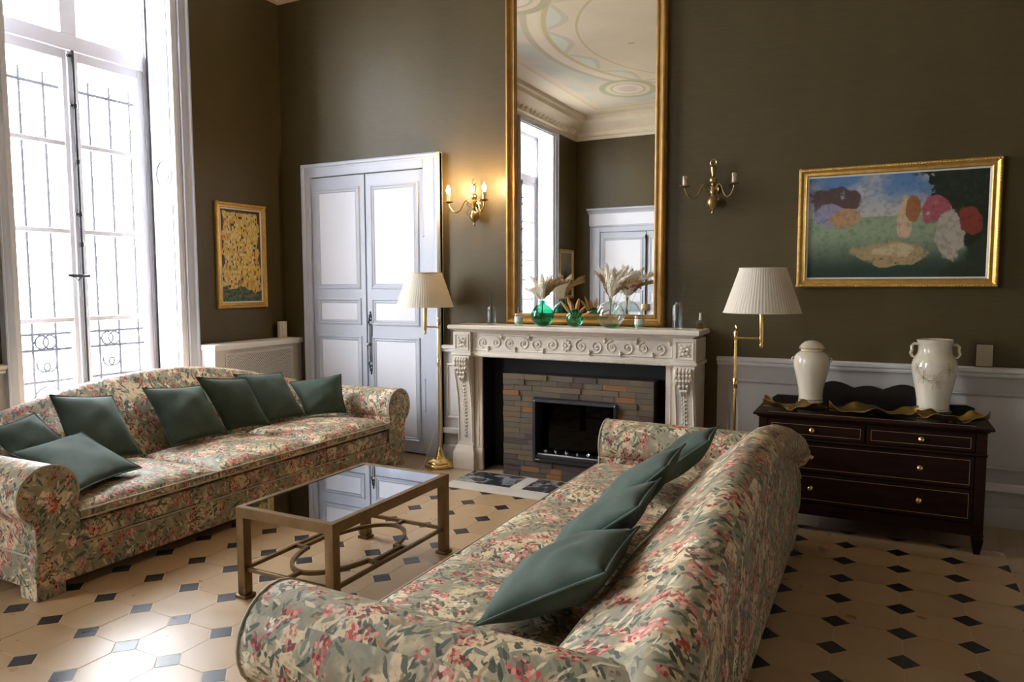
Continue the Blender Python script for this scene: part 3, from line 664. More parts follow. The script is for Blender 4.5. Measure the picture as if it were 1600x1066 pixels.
# rinceau scrolls on the frieze, mirrored about a centre rosette
def spiral(cx, cz, r0, turns, s, a0, n=34):
    return [(cx+s*(r0*(1-.86*t))*math.cos(a0+turns*2*math.pi*t), -.262, cz+(r0*(1-.86*t))*math.sin(a0+turns*2*math.pi*t)) for t in [q/(n-1) for q in range(n)]]
zc = 1.006
for s in (-1, 1):
    for k in range(6):
        cx = s*(.115+.115*k); up = 1 if k % 2 == 0 else -1; r0 = .047-.0015*k
        pts = spiral(cx, zc, r0, 1.55, s, math.pi*.5*up if up > 0 else -math.pi*.5)
        MB().tube(pts, [.0075*(1-.5*q/33) for q in range(34)], 6).ball((cx, -.264, zc), .010, .008, .010, 8, 6).build('scroll', STONE, fr)
        lf = MB()
        for a in (-.9, 0, .9):
            px, pz = cx+s*.058, zc-up*.03
            dx, dz = math.cos(a)*.5*s, -up*.6+math.sin(a)*.6
            lf.tube([(px, -.262, pz), (px+dx*.022, -.270, pz+dz*.022), (px+dx*.040, -.263, pz+dz*.036)], [.005, .008, .002], 6)
        lf.build('acanthus_leaf', STONE, fr)
ro = MB()
for k in range(8):
    a = 2*math.pi*k/8; ro.ball((.026*math.cos(a), -.264, zc+.03*math.sin(a)), .014, .008, .016, 8, 6)
ro.ball((0, -.268, zc), .013, .010, .013, 8, 6); ro.build('rosette', STONE, fr)
for s in (-1, 1):
    # corner block with flower panel
    x0, x1 = sorted((s*.785, s*.94))
    blk = MB().box(x0, x1, -.292, 0, .925, 1.083).build('corner_block', STONE, fp, smooth=0, bevel=.003)
    MB().moulding(rect(x0+.016, x1-.016, .942, 1.068), [(0, 0), (0, .005), (.007, .006), (.012, 0)], lambda a, c, d: (a, -.292-d, c)).build('block_moulding', STONE, blk)
    fl_ = MB(); xc = (x0+x1)/2
    for k in range(6):
        a = 2*math.pi*k/6+.3; fl_.ball((xc+.024*math.cos(a), -.294, 1.004+.026*math.sin(a)), .015, .009, .013, 8, 6)
    for a in (.8, 2.3, 4, 5.5): fl_.ball((xc+.045*math.cos(a), -.293, 1.004+.048*math.sin(a)), .012, .006, .008, 6, 4)
    fl_.ball((xc, -.298, 1.004), .010, .010, .010, 8, 6); fl_.build('carved_flower', STONE, blk)
    MB().box(x0-.012, x1+.012, -.308, 0, .900, .925).build('capital_moulding', STONE, fp, bevel=.008, seg=3)
    # S-curved console
    prof = [(.900, .300), (.87, .312), (.82, .312), (.76, .298), (.68, .276), (.58, .256), (.46, .244), (.34, .238), (.25, .238), (.185, .242)]
    cx0, cx1 = x0+.006, x1-.006
    cs_ = MB().loft([[(cx0, 0, z), (cx0, -d, z), (cx1, -d, z), (cx1, 0, z)] for z, d in prof]).build('console', STONEW if 0 else STONE, fp, smooth=50)
    def front(z):
        for (za, da), (zb, db) in zip(prof[:-1], prof[1:]):
            if zb <= z <= za: return -(da+(db-da)*(za-z)/(za-zb))
        return -.24
    # raised edge fillets and husk chain
    for xx in (cx0+.012, cx1-.012):
        MB().tube([(xx, front(z)-.001, z) for z in [.88-.02*q for q in range(34)]], .006, 6).build('console_fillet', STONE, cs_)
    le = MB()
    for row, (z, wv) in enumerate(((.865, .060), (.835, .062), (.80, .055), (.765, .042), (.73, .026))):
        nl = 5 if row < 3 else 3
        for q in range(nl):
            xx = xc+(q-(nl-1)/2)*2*wv/nl*.95; le.tube([(xx, front(z)+.004, z+.02), (xx*1.0, front(z)-.011, z), (xx+(xx-xc)*.25, front(z-.025)-.004, z-.028)], [.010, .013, .004], 6)
    le.build('acanthus_leaf', STONE, cs_)
    hk = MB()
    for q in range(17):
        z = .69-.027*q; w = .017-.0004*q
        hk.ball((xc, front(z), z), w*.55, .009, .011, 8, 5); hk.ball((xc-w, front(z), z+.008), .007, .006, .010, 6, 4); hk.ball((xc+w, front(z), z+.008), .007, .006, .010, 6, 4)
    hk.build('husk_chain', STONE, cs_)
    pt = MB().loft([[(x0-.016*a, 0, z), (x0-.016*a, -.262-.02*a, z), (x1+.016*a, -.262-.02*a, z), (x1+.016*a, 0, z)] for z, a in ((.0, 1.1), (.13, 1.0), (.15, .6), (.175, .1), (.19, -.2))]).build('plinth', STONEW, fp, smooth=30, bevel=.004)
    # inner pilaster
    px0, px1 = sorted((s*.72, s*.787))
    pi = MB().box(px0, px1, -.225, 0, .17, .895).build('pilaster', STONEW, fp, smooth=0, bevel=.004)
    MB().box(px0-.006, px1+.004, -.235, 0, 0, .17).build('pilaster_foot', STONEW, fp, smooth=0, bevel=.005)
    bb = MB(); xx = (px0+px1)/2
    for q in range(64): bb.ball((xx, -.226, .185+q*.011), .007, .005, .005, 6, 4)
    bb.build('bead_strip', STONE, pi)
MB().box(-.725, .725, -.03, -.004, 0, .895).box(-.724, -.716, -.21, -.03, 0, .893).box(.716, .724, -.21, -.03, 0, .893).box(-.724, .724, -.21, -.03, .888, .892).build('firebox_lining', MATTBLACK, fp, smooth=0)
# ---------------- slate clad insert
ins = thing('slate_insert', 'multicoloured slate clad fire surround inside the stone chimneypiece', 'fireplace insert', (FX, 4.825, 0))
sx0, sx1, sz = -.518, .648, .778; ix0, ix1, iz0, iz1 = -.258, .382, .142, .598
cb = MB()
cb.box(sx0+.01, ix0, .012, .20, 0, sz-.008).box(ix1, sx1-.01, .012, .20, 0, sz-.008).box(ix0, ix1, .012, .20, 0, iz0).box(ix0, ix1, .012, .20, iz1, sz-.008).box(ix0, ix1, .185, .20, iz0, iz1)
core = cb.build('core', SLATES[5], ins, smooth=0)
rows = 19; rh = sz/rows; sl = None; pal = [0, 0, 0, 1, 1, 2, 2, 3, 3, 2, 5]
def slate(x0, x1, z0, z1):
    global sl
    if x1-x0 < .012: return
    if sl is None:
        sl = MB().box(-.5, .5, -.5, .5, -.5, .5); sl = sl.build('slate', SLATES[0], ins, smooth=0, bevel=.03, seg=1); o = sl; sl = sl.data
    else: o = shared(sl, 'slate', ins, (0, 0, 0))
    d = R_.uniform(.014, .024); o.location = ((x0+x1)/2, .014-d/2, (z0+z1)/2); o.scale = (x1-x0-.0015, d, z1-z0-.0015)
    t = R_.random(); k = R_.choice(pal)
    zz = (z0+z1)/2
    if zz < .34 and t < .42: k = R_.choice((4, 4, 5, 6, 2, 3))
    elif zz > .5 and t < .34: k = R_.choice((3, 3, 4, 2, 6))
    elif zz < .14: k = R_.choice((5, 6, 2, 5))
    o.material_slots[0].link = 'OBJECT'; o.material_slots[0].material = SLATES[k]
for r_i in range(rows):
    z0 = r_i*rh; z1 = z0+rh; x = sx0
    while x < sx1-.001:
        w = R_.choice((.09, .12, .15, .18, .135)); xe = min(sx1, x+w)
        if sx1-xe < .05: xe = sx1
        zm = (z0+z1)/2
        if iz0 < zm < iz1:
            if x < ix0: slate(x, min(xe, ix0), z0, z1)
            if xe > ix1: slate(max(x, ix1), xe, z0, z1)
        else: slate(x, xe, z0, z1)
        x = xe
# ---------------- gas fire box
gf = thing('fire_box', 'black steel fire box with glass front and burner row in the slate', 'fire box', (FX, 4.825, 0))
MB().moulding(rect(ix0, ix1, iz0, iz1), [(-.006, -.012), (-.006, -.022), (.016, -.024), (.018, -.01), (.018, .0), (-.006, 0)], lambda a, c, d: (a, d, c)).build('frame', BLACK, gf, smooth=0)
MB().box(ix0+.0, ix1-.0, .17, .183, iz0, iz1).box(ix0+.001, ix0+.006, -.01, .17, iz0, iz1).box(ix1-.006, ix1-.001, -.01, .17, iz0, iz1).box(ix0, ix1, -.01, .17, iz1-.006, iz1-.001).box(ix0, ix1, -.01, .17, iz0+.001, iz0+.006).build('inner_box', MATTBLACK, gf, smooth=0)
MB().box(ix0+.012, ix1-.012, -.012, .16, iz0+.02, iz0+.040).build('burner_tray', BLACK, gf, smooth=0)
MB().box(ix0+.02, ix1-.02, .0, .012, iz0+.040, iz0+.050).build('steel_strip', SILVER, gf, bevel=.002)
MB().box(ix0+.016, ix1-.016, .10, .103, iz0+.05, iz1-.012).build('inner_glass', FIREG, gf, smooth=0)
for k in range(7):
    cx = ix0+.07+k*(ix1-ix0-.13)/6; st = MB()
    for q in range(7):
        a = R_.uniform(0, 6.28); e = R_.uniform(.2, 1.3); L_ = R_.uniform(.012, .022)
        st.tube([(cx, .045, iz0+.055), (cx+L_*math.cos(a)*math.cos(e), .045+L_*.5*math.sin(a), iz0+.055+L_*math.sin(e))], [.005, .0035], 5)
    st.ball((cx, .045, iz0+.052), .008, .008, .010, 6, 5); st.build('steel_flame_ornament', SILVER, gf)
for xx in (ix0+.008, ix1-.008):
    MB().ball((xx, -.026, iz1-.008), .005, .003, .005, 8, 6).build('screw', SILVER, gf)
mk = MB()
for k, w in enumerate((.004, .003, .005, .004)): mk.box(ix0+.018+k*.009, ix0+.018+k*.009+w, -.0252, -.0235, iz0+.004, iz0+.010)
mk.build('small_print', WHITEM, gf, smooth=0)

# ================================================================== MIRROR AND PICTURES
mz0, mz1 = SH+.004, 3.86
mi = thing('wall_mirror', 'tall gilt framed mirror standing on the mantel shelf', 'mirror', (-2.003, YB, mz0))
hw = .628
MB().moulding(rect(-hw, hw, 0, mz1-mz0), [(0, 0), (0, .035), (.012, .052), (.022, .055), (.034, .045), (.042, .030), (.055, .026), (.062, .034), (.072, .034), (.080, .020), (.085, .010), (.085, 0)], lambda a, c, d: (a, -d, c)).build('frame', GILTD, mi, smooth=35)
MB().box(-hw+.07, hw-.07, -.008, -.002, .07, mz1-mz0-.07).build('mirror_glass', MIRR, mi, smooth=0)
def picture(name, lab, loc, w, h, art, fn, fw=.055, cat='painting', beads=0):
    r = thing(name, lab, cat, loc)
    MB().moulding(rect(-w/2, w/2, -h/2, h/2), [(0, 0), (0, .022), (.006, .030), (.016, .032), (.030, .018), (.040, .020), (fw-.008, .024), (fw, .014), (fw, 0)], fn).build('frame', GILT, r, smooth=35)
    MB().moulding(rect(-w/2+fw-.003, w/2-fw+.003, -h/2+fw-.003, h/2-fw+.003), [(0, .004), (0, .017), (.009, .014), (.011, .010), (.011, .004)], fn).build('slip', RAILP, r, smooth=0)
    MB().prism([(-w/2+fw, -h/2+fw), (w/2-fw, -h/2+fw), (w/2-fw, h/2-fw), (-w/2+fw, h/2-fw)], fn, .002, .010).build('canvas', art, r, smooth=0)
    if beads:
        bb = MB(); n = int((w+h)*2/.016)
        for k in range(n):
            t = k/n*(w+h)*2; i = .011
            if t < w: a, c = -w/2+t, -h/2+i
            elif t < w+h: a, c = w/2-i, -h/2+(t-w)
            elif t < 2*w+h: a, c = w/2-(t-w-h), h/2-i
            else: a, c = -w/2+i, h/2-(t-2*w-h)
            p = fn(a, c, .031); bb.ball(p, .005, .005, .005, 5, 4)
        o = bb.build('beading', GILT, r); o['kind'] = 'stuff'
    return r
bk = lambda a, c, d: (a, -d, c); lk = lambda a, c, d: (d, a, c)
picture('coast_painting', 'wide oil painting of sky and sea in gilt frame above the commode', (.045, YB-.004, 1.80), 1.10, .755, landscape_art(), bk, beads=1)
picture('mosaic_painting', 'narrow upright gold mosaic picture in gilt frame above the radiator', (XL+.004, 4.56, 1.70), .545, .90, mosaic_art(), lk, .05, beads=1)
picture('dark_painting', 'small dark brown picture in gilt frame, seen in the mirror', (XL+.004, -1.66, 1.62), .62, .86, portrait_art(), lk, .05)

# ================================================================== THINGS ON THE MANTEL
Z = SH+.0005
def reed_bottle(loc, lab, h, r, reeds):
    t = thing('reed_diffuser', lab, 'diffuser', loc)
    MB().lathe([(r*.93, 0), (r, .006), (r, h*.80), (r*.8, h*.90), (r*.5, h*.93), (r*.5, h), (r*.40, h), (r*.40, h*.92), (r*.85, h*.78), (r*.88, .012), (r*.3, .010)], seg=20).build('bottle', CLEARG, t)
    for dx, dy, L_ in reeds: MB().tube([(-dx*.25, -dy*.2, .02), (dx, dy, L_)], .0018, 5).build('reed', REED, t)
    return t
reed_bottle((-2.675, 4.885, Z), 'clear glass reed diffuser beside the mirror, nearest the floor lamp by the door', .155, .037, ((-.035, 0, .29), (.028, -.01, .27), (-.01, .02, .25)))
reed_bottle((-1.235, 4.875, Z), 'tall clear glass reed diffuser beside the small perfume bottle', .185, .034, ((.055, 0, .31), (-.01, .01, .22)))
def candle(loc, lab):
    t = thing('candle_jar', lab, 'candle', loc, group='glass candle jars on the mantel')
    MB().lathe([(.030, 0), (.038, .004), (.039, .03), (.036, .078), (.034, .090), (.031, .090), (.034, .074), (.035, .030), (.028, .010), (.005, .009)], seg=20).build('jar', CLEARG, t)
    MB().lathe([(.001, .0105), (.027, .0105), (.0335, .03), (.001, .0302)], seg=20).build('green_wax', WAXG, t)
    MB().lathe([(.001, .0305), (.0335, .0305), (.0325, .066), (.001, .066)], seg=20).build('white_wax', WAX, t)
    MB().tube([(0, 0, .066), (.001, 0, .078)], .001, 5).build('wick', REED, t)
candle((-2.445, 4.89, Z), 'white and green candle jar beside the dark green vase')
candle((-1.50, 4.87, Z), 'white and green candle jar beside the clear round vase')
def balloon(name, loc, lab, r, h, g, neck=.022, wall=.004, foot=None):
    t = thing(name, lab, 'vase', loc); pr = []
    for k in range(13):
        a = -math.pi/2+.35+(math.pi-.35-.32)*k/12; pr.append((r*math.cos(a), r*.97*(math.sin(a)+math.sin(math.pi/2-.35))))
    zt = pr[-1][1]; pr = pr+[(neck, zt+.012), (neck, h-.008), (neck*1.25, h), (neck*1.15, h+.003), (neck*.8, h-.004), (neck*.8, zt+.012)]
    inner = [(max(.003, q-wall), z+(wall if z < r*.6 else -wall*.4)) for q, z in pr[:13]][::-1]
    MB().lathe(pr+inner, seg=28).build('glass_body', g, t)
    if foot: MB().lathe([(.003, wall+.002), (r*.45, wall+.004), (r*.62, wall+.022), (r*.2, wall+.016), (.003, wall+.012)], seg=20).build('glass_base', foot, t)
    return t
balloon('balloon_vase', (-2.245, 4.885, Z), 'dark green round glass vase holding cream pampas grass', .087, .185, GREENG)
balloon('balloon_vase', (-1.715, 4.885, Z), 'clear round glass vase with green base holding pampas grass', .100, .205, CLEARG, .024, .003, GREENG)
t = balloon('balloon_vase', (-1.985, 4.88, Z), 'small squat teal glass vase with dry brown leaves', .064, .120, TEALG, .026)
def plume(base, tip, r, m, lab, grp, curve=.02, neck=None):
    b0, t0 = Vector(base), Vector(tip); L_ = (t0-b0).length; d = (t0-b0).normalized(); side = d.cross(Vector((0, 1, 0))).normalized()
    o = thing('pampas_stem', lab, 'pampas grass', base, group=grp)
    nk = Vector(neck)-b0; tt = t0-b0
    P_ = lambda s: nk*(s/.42) if s < .42 else nk.lerp(tt, (s-.42)/.58)+side*curve*math.sin(math.pi*(s-.42)/.58)
    MB().tube([P_(s) for s in (0, .2, .38, .42, .46, .5, .56, .62)], .0016, 5).build('stalk', STEMM, o)
    pts = [P_(.47+.53*s/10) for s in range(11)]; rr = [r*x for x in (.15, .55, .85, 1, 1, .95, .85, .7, .55, .35, .08)]
    rr = [x*1.35 for x in rr]; mb = MB().tube(pts, [x*.8 for x in rr], 8)
    for k in range(110):
        s = R_.uniform(0, .93); p = P_(.47+.53*s); rad = rr[min(10, int(s*10)+1)]; a = R_.uniform(0, 6.28)
        q = (side*math.cos(a)+d.cross(side)*math.sin(a)); mb.tube([p+q*rad*.4, p+q*rad*1.15+d*.018, p+q*rad*1.05+d*.036], [.0028, .0024, .0004], 4)
    mb.build('plume', m, o); return o
def bunch(c, zt, specs, lab, labb, grp):
    for dx, dy, dz, r, br in specs:
        plume((c[0]-dx*.12, c[1]-dy*.1, c[2]+.03), (c[0]+dx*1.05, c[1]+dy, c[2]+dz+.025), r*1.2, PAMPASB if br else PAMPAS, labb if br else lab, grp, .035*dx/.15, (c[0]+max(-.012, min(.012, dx*.1)), c[1], c[2]+zt))
bunch((-2.245, 4.885, Z), .187, [(-.14, -.02, .245, .014, 0), (-.02, .02, .36, .016, 0), (.075, .0, .345, .016, 0), (-.12, .03, .34, .010, 0), (.02, -.03, .30, .015, 0), (.175, -.02, .335, .009, 1), (.20, .03, .30, .010, 1)], 'cream pampas plume standing in the dark green vase', 'tan pampas plume leaning out of the dark green vase', 'pampas in the green vase')
bunch((-1.715, 4.885, Z), .207, [(-.035, .0, .42, .018, 0), (-.09, .02, .39, .014, 0), (.03, -.02, .40, .017, 0), (.075, .02, .37, .015, 0), (.13, .0, .40, .015, 0), (.185, -.01, .36, .015, 0), (.0, .03, .36, .015, 0), (.21, .01, .35, .013, 0), (-.115, -.01, .365, .009, 1), (.225, -.02, .29, .011, 1)], 'cream pampas plume standing in the clear round vase', 'tan pampas plume leaning out of the clear round vase', 'pampas in the clear vase')
for k, (dx, dy, dz) in enumerate(((-.075, 0, .21), (-.045, .02, .235), (-.02, -.01, .205), (.02, .0, .225), (.05, .01, .17), (.085, -.01, .135))):
    o = thing('dry_leaf', 'dry brown leaf sticking out of the small teal vase', 'dried leaf', (-1.985, 4.88, Z+.03), group='dried leaves in the teal vase')
    b0, t0 = Vector((0, 0, 0)), Vector((dx*1.2, dy, dz-.03)); mb = MB(); rings = []
    for s in range(9):
        q = s/8; p = b0.lerp(t0, q)+Vector((dx*.3*q*q, 0, -.02*q*q)); w = .003+.013*max(0, math.sin(math.pi*max(0, (q-.3)/.7))); 
        rings.append([p+Vector((w, .002*k, 0)), p+Vector((0, w*.5, .002)), p+Vector((-w, 0, 0)), p+Vector((0, -w*.5, -.002))])
    mb.loft(rings).build('blade', mat('dry_leaf_%d' % k, (.34+.03*k, .20, .07), .8), o)
for k, (dx, dy, dz) in enumerate(((.05, .03, .30), (.095, .03, .285), (-.02, .04, .28))):
    for cx, nm in ((-1.715, 'clear round vase'),):
        o = thing('dried_flower', 'small dusky pink dried flower among pampas in the clear round vase', 'dried flower', (cx, 4.885, Z+.03), group='pink dried flowers')
        MB().tube([(0, 0, 0), (dx*.5, dy*.5, dz*.55), (dx, dy, dz-.03)], .0013, 5).build('stalk', STEMM, o)
        hd = MB()
        for q in range(16): hd.ball((dx+R_.uniform(-.02, .02), dy+R_.uniform(-.012, .012), dz-.03+R_.uniform(-.015, .018)), .006, .006, .006, 6, 4)
        hd.build('flower_head', PINKF, o)
pb = thing('perfume_bottle', 'small stoppered perfume bottle with amber liquid at the mantel end', 'bottle', (-1.085, 4.90, Z))
MB().box(-.024, .024, -.016, .016, 0, .068).build('bottle', CLEARG, pb, bevel=.006); MB().box(-.020, .020, -.012, .012, .005, .045).build('liquid', YELLOWL, pb, bevel=.003)
MB().lathe([(.009, .068), (.009, .080), (.012, .082), (.012, .086), (.007, .088), (.009, .104), (.011, .112), (.004, .116)], seg=12).build('stopper', PLAST, pb)

# ================================================================== SCONCES
def sconce(loc, lab, lit):
    r = thing('wall_sconce', lab, 'wall lamp', loc, group='brass wall sconces')
    MB().lathe([(.002, -.175), (.008, -.170), (.010, -.160), (.006, -.150), (.012, -.142), (.030, -.125), (.038, -.098), (.036, -.075), (.024, -.055), (.012, -.046), (.018, -.038), (.020, -.028), (.018, -.010), (.024, 0), (.024, .012), (.012, .022), (.012, .032), (.021, .040), (.025, .055), (.021, .070), (.010, .080), (.012, .10), (.017, .125), (.018, .14), (.012, .146), (.006, .152)], (0, -.05, 0), 18).build('stem', ABRASS, r)
    MB().tube([(.02*math.cos(t), -.05, .172+.02*math.sin(t)) for t in [2*math.pi*q/18 for q in range(18)]], .0035, 6, True).build('ring_finial', ABRASS, r)
    MB().lathe([(.001, 0), (.030, .0), (.032, .006), (.018, .018), (.010, .03), (.001, .032)], (0, 0, 0), 18).build('wall_plate', ABRASS, r).rotation_euler = (math.radians(90), 0, 0)
    for sx in (-1, 1):
        d = Vector((sx*.78, -.62, 0)).normalized(); L_ = .205
        P_ = lambda s, z: Vector((0, -.05, 0))+d*s+Vector((0, 0, z))
        arm = MB().tube([P_(.022, -.005), P_(.045, .015), P_(.062, .025), P_(.082, .012), P_(.098, -.025), P_(.118, -.058), P_(.145, -.072), P_(.175, -.060), P_(.197, -.030), P_(L_, 0.0)], .0055, 8).build('arm', ABRASS, r)
        MB().tube([P_(.045+.018*(1-.6*q/16)*math.cos(q*.55), -.01+.018*(1-.6*q/16)*math.sin(q*.55)) for q in range(17)], .0025, 5).tube([P_(.03, -.03), P_(.05, -.05), P_(.062, -.075), P_(.05, -.085), P_(.045, -.075)], .0025, 5).build('scroll', ABRASS, arm)
        e = P_(L_, 0)
        MB().lathe([(.005, -.004), (.012, 0), (.034, .008), (.036, .012), (.030, .010), (.010, .006), (.004, .006)], e, 20).build('drip_pan', ABRASS, r)
        cn = MB().lathe([(.0135, .006), (.0145, .02), (.0135, .05), (.0145, .072), (.012, .076), (.004, .074)], e, 14).build('candle_sleeve', CANDLE, r)
        dr = MB()
        for a, z in ((.5, .055), (2.5, .04), (4.4, .05)): dr.tube([e+Vector((.0138*math.cos(a), .0138*math.sin(a), .075)), e+Vector((.0148*math.cos(a), .0148*math.sin(a), z))], [.003, .0028], 5)
        dr.build('wax_drip', CANDLE, cn)
        if lit:
            bl = MB().lathe([(.006, .072), (.012, .082), (.0165, .094), (.0165, .104), (.011, .120), (.004, .135), (.001, .140)], e, 14).build('flame_bulb', emit('lit_bulb', (1, .83, .55), 60), r)
            l = bpy.data.lights.new('sconce_light', 'POINT'); l.energy = SCONCE_W; l.color = (1, .62, .26); l.shadow_soft_size = .018
            lo = bpy.data.objects.new('sconce_light', l); COL.objects.link(lo); lo.parent = r; lo.location = e+Vector((0, -.0, .165))
        else:
            MB().lathe([(.007, .072), (.007, .078), (.004, .079)], e, 10).build('empty_socket', BLACK, r)
SCONCE_W = 2.2
sconce((-2.905, YB, 2.085), 'lit brass sconce with two glowing candle bulbs beside the door', True)
sconce((-1.045, YB, 2.09), 'unlit brass sconce with two bare candle sleeves above the floor lamp', False)
# ================================================================== SOFAS
# local frame: x = length (centred), y = depth (0 at the front face, growing to the back), z up
LIN, RA, DEP = 1.225, .140, 1.11       # half inner length, arm roll radius, depth
def crest(u): return .60+.275*max(0, math.cos(math.pi*u/3.0))**1.2
def sofa(lab, loc, rotz):
    r = thing('floral_sofa', lab, 'sofa', loc, rotz, group='floral three-seat sofas')
    def rr(mb, n, bev=.02, seg=3, m=FLORAL, par=r): return mb.build(n, m, par, bevel=bev, seg=seg, smooth=60)
    LO = LIN+.20
    rr(MB().box(-LIN, LIN, .004, .95, .212, .312), 'front_rail', .014)
    rr(MB().box(-LO-.006, LO+.006, -.004, DEP-.02, .055, .212), 'skirt', .012)
    MB().tube([(-LO-.006, -.004, .214), (LO+.006, -.004, .214)], .005, 6).tube([(-LO-.008, 0, .214), (-LO-.008, DEP-.03, .214)], .005, 6).tube([(LO+.008, 0, .214), (LO+.008, DEP-.03, .214)], .005, 6).build('skirt_piping', PIPING, r)
    for sx in (-1, 1):
        for y0 in (.0, DEP-.16):
            x0, x1 = sorted((sx*(LO+.004), sx*(LO-.13))); rr(MB().box(x0, x1, y0, y0+.13, 0, .06), 'foot', .006)
    # seat cushions with crowned tops
    w = 2*LIN/3
    for k in range(3):
        x0, x1 = -LIN+k*w+.004, -LIN+(k+1)*w-.004; nx, ny = 14, 12; y0, y1 = -.018, .70
        top, bot = [], []
        for j in range(ny+1):
            for i in range(nx+1):
                a, c = i/nx*2-1, j/ny*2-1
                ex = math.copysign(abs(a)**.75, a); ey = math.copysign(abs(c)**.75, c)
                fx = (1-abs(ex)**9)**.5; fy = (1-abs(ey)**9)**.5
                pu = fx*fy; cr = (1-a*a)*(1-c*c)
                x, y = (x0+x1)/2+ex*(x1-x0)/2, (y0+y1)/2+ey*(y1-y0)/2
                top.append((x, y, .372+.030*pu+.028*cr)); bot.append((x, y, .340-.034*pu))
        n = nx+1; fs = []
        for j in range(ny):
            for i in range(nx):
                q = j*n+i; fs += [(q, q+1, q+n+1, q+n), tuple(len(top)+z for z in (q+n, q+n+1, q+1, q))]
        edge = [i for i in range(n)]+[j*n+nx for j in range(1, ny+1)]+[ny*n+i for i in range(nx-1, -1, -1)]+[j*n for j in range(ny-1, 0, -1)]
        for a, c in zip(edge, edge[1:]+edge[:1]): fs.append((a, len(top)+a, len(top)+c, c))
        cu = MB().add(top+bot, fs).build('seat_cushion', FLORAL, r, smooth=75)
        for dz, zz in ((.008, top), (-.008, bot)):
            MB().tube([Vector(zz[i])+Vector((0, 0, dz*.3)) for i in edge], .0048, 6, True).build('cushion_piping', PIPING, cu)
    # arms: roll + stem profile swept along the depth
    ZR = .485
    def arm_prof(s, sc=1.0, yy=0):
        pts = []; xc = LIN+RA-.005
        for q in range(19):
            a = math.radians(-62+ (242+62-10)*q/18 - 0)
            pts.append((xc+RA*sc*math.cos(math.radians(-58)+math.radians(276)*q/18)*1.0, ZR+RA*sc*math.sin(math.radians(-58)+math.radians(276)*q/18)))
        pts.append((LIN+.002, .42)); pts.append((LIN+.002, .21)); pts.append((LIN+.20, .21)); pts.append((LIN+.20, .34))
        return [(s*x, yy, z) for x, z in pts]
    for s in (-1, 1):
        ys = [(-.016, .955), (-.006, 1.0), (.03, 1.0), (.25, .99), (.5, .97), (.75, .96), (.95, .96), (1.02, .90)]
        arm = MB().loft([arm_prof(s, sc, y) for y, sc in ys]).build('arm', FLORAL, r, smooth=50)
        MB().tube(arm_prof(s, 1.0, -.010), .005, 6, True).build('arm_piping', PIPING, arm)
    # camel back
    rings = []; NU = 40
    for k in range(NU+1):
        u = -LIN-.185+(2*LIN+.37)*k/NU; zt = crest(u*.965); rt = .08
        if abs(u) > LIN+.14: zt -= .03
        pts = [(.66, .30), (.675, .40)]
        for q in range(1, 7):      # softly bulging front face
            f = q/7; y = .675+(.985-.675)*f; z = .40+(zt-.05-.40)*f; bul = .045*math.sin(math.pi*f)
            pts.append((y-bul*.75, z+bul*.55))
        for q in range(9):         # rolled crest hanging over the back
            a = math.radians(150-q*28); pts.append((1.062+rt*math.cos(a), zt-rt+rt*math.sin(a)))
        pts += [(1.10, zt-.22), (1.105, .32), (1.10, .21)]
        rings.append([(u, y, max(z, .21)) for y, z in pts]+[(u, .72, .21)])
    back = MB().loft(rings).build('back', FLORAL, r, smooth=55)
    for s in (-1, 1):
        MB().tube([(s*(LIN+.185), y, z) for _, y, z in rings[0][8:18]], .006, 6).build('back_piping', PIPING, back)
    return r
# front faces: window sofa faces +x, hearth sofa faces -x
S1 = sofa('floral chintz camel-back sofa in front of the window', (-3.40, 3.295, 0), math.radians(90))
S2 = sofa('floral chintz camel-back sofa in the foreground, its back to the commode', (-1.47, 2.80, 0), math.radians(-90))

# ================================================================== CUSHIONS
def pillow(lab, TL, TR, BR, BL, thick, m, grp, sag=.02, n=16):
    TL, TR, BR, BL = map(Vector, (TL, TR, BR, BL)); c = (TL+TR+BR+BL)/4
    base = Vector((c.x, c.y, min(p.z for p in (TL, TR, BR, BL))))
    o = thing('throw_cushion', lab, 'cushion', base, group=grp)
    nrm = ((TR-TL).cross(BL-TL)).normalized(); sd = R_.random()*10
    fr_, bk_ = [], []
    for j in range(n+1):
        for i in range(n+1):
            a, b_ = i/n*2-1, j/n*2-1
            pa = a*(1-.075*(1-b_*b_)); pb = b_*(1-.075*(1-a*a))
            u, v = (pa+1)/2, (pb+1)/2
            p = TL*(1-u)*(1-v)+TR*u*(1-v)+BR*u*v+BL*(1-u)*v-base
            h = max(0, (1-abs(a)**2.4))**.62*max(0, (1-abs(b_)**2.4))**.62
            wr = 1+.09*math.sin(5*a+sd)*math.sin(4*b_+sd*1.7)+.05*math.sin(9*b_+5*a+sd)
            fr_.append(p+nrm*thick/2*h*wr); bk_.append(p-nrm*thick/2*h*wr)
    N_ = n+1; fs = []; T = len(fr_)
    for j in range(n):
        for i in range(n): q = j*N_+i; fs += [(q, q+1, q+N_+1, q+N_), (T+q+N_, T+q+N_+1, T+q+1, T+q)]
    edge = list(range(N_))+[j*N_+n for j in range(1, N_)]+[n*N_+i for i in range(n-1, -1, -1)]+[j*N_ for j in range(n-1, 0, -1)]
    bm_ = MB().add(fr_+bk_, fs); ob = bm_.build('cover', m, o, smooth=80)
    bm2 = bmesh.new(); bm2.from_mesh(ob.data); bmesh.ops.remove_doubles(bm2, verts=bm2.verts, dist=.0005); bmesh.ops.recalc_face_normals(bm2, faces=bm2.faces); bm2.to_mesh(ob.data); bm2.free()
    MB().tube([fr_[i] for i in edge], .0045, 6, True).build('seam_piping', m, o)
    return o
G1, G2 = 'green velvet cushions on the window sofa', 'green velvet cushions on the hearth sofa'
zs = .445
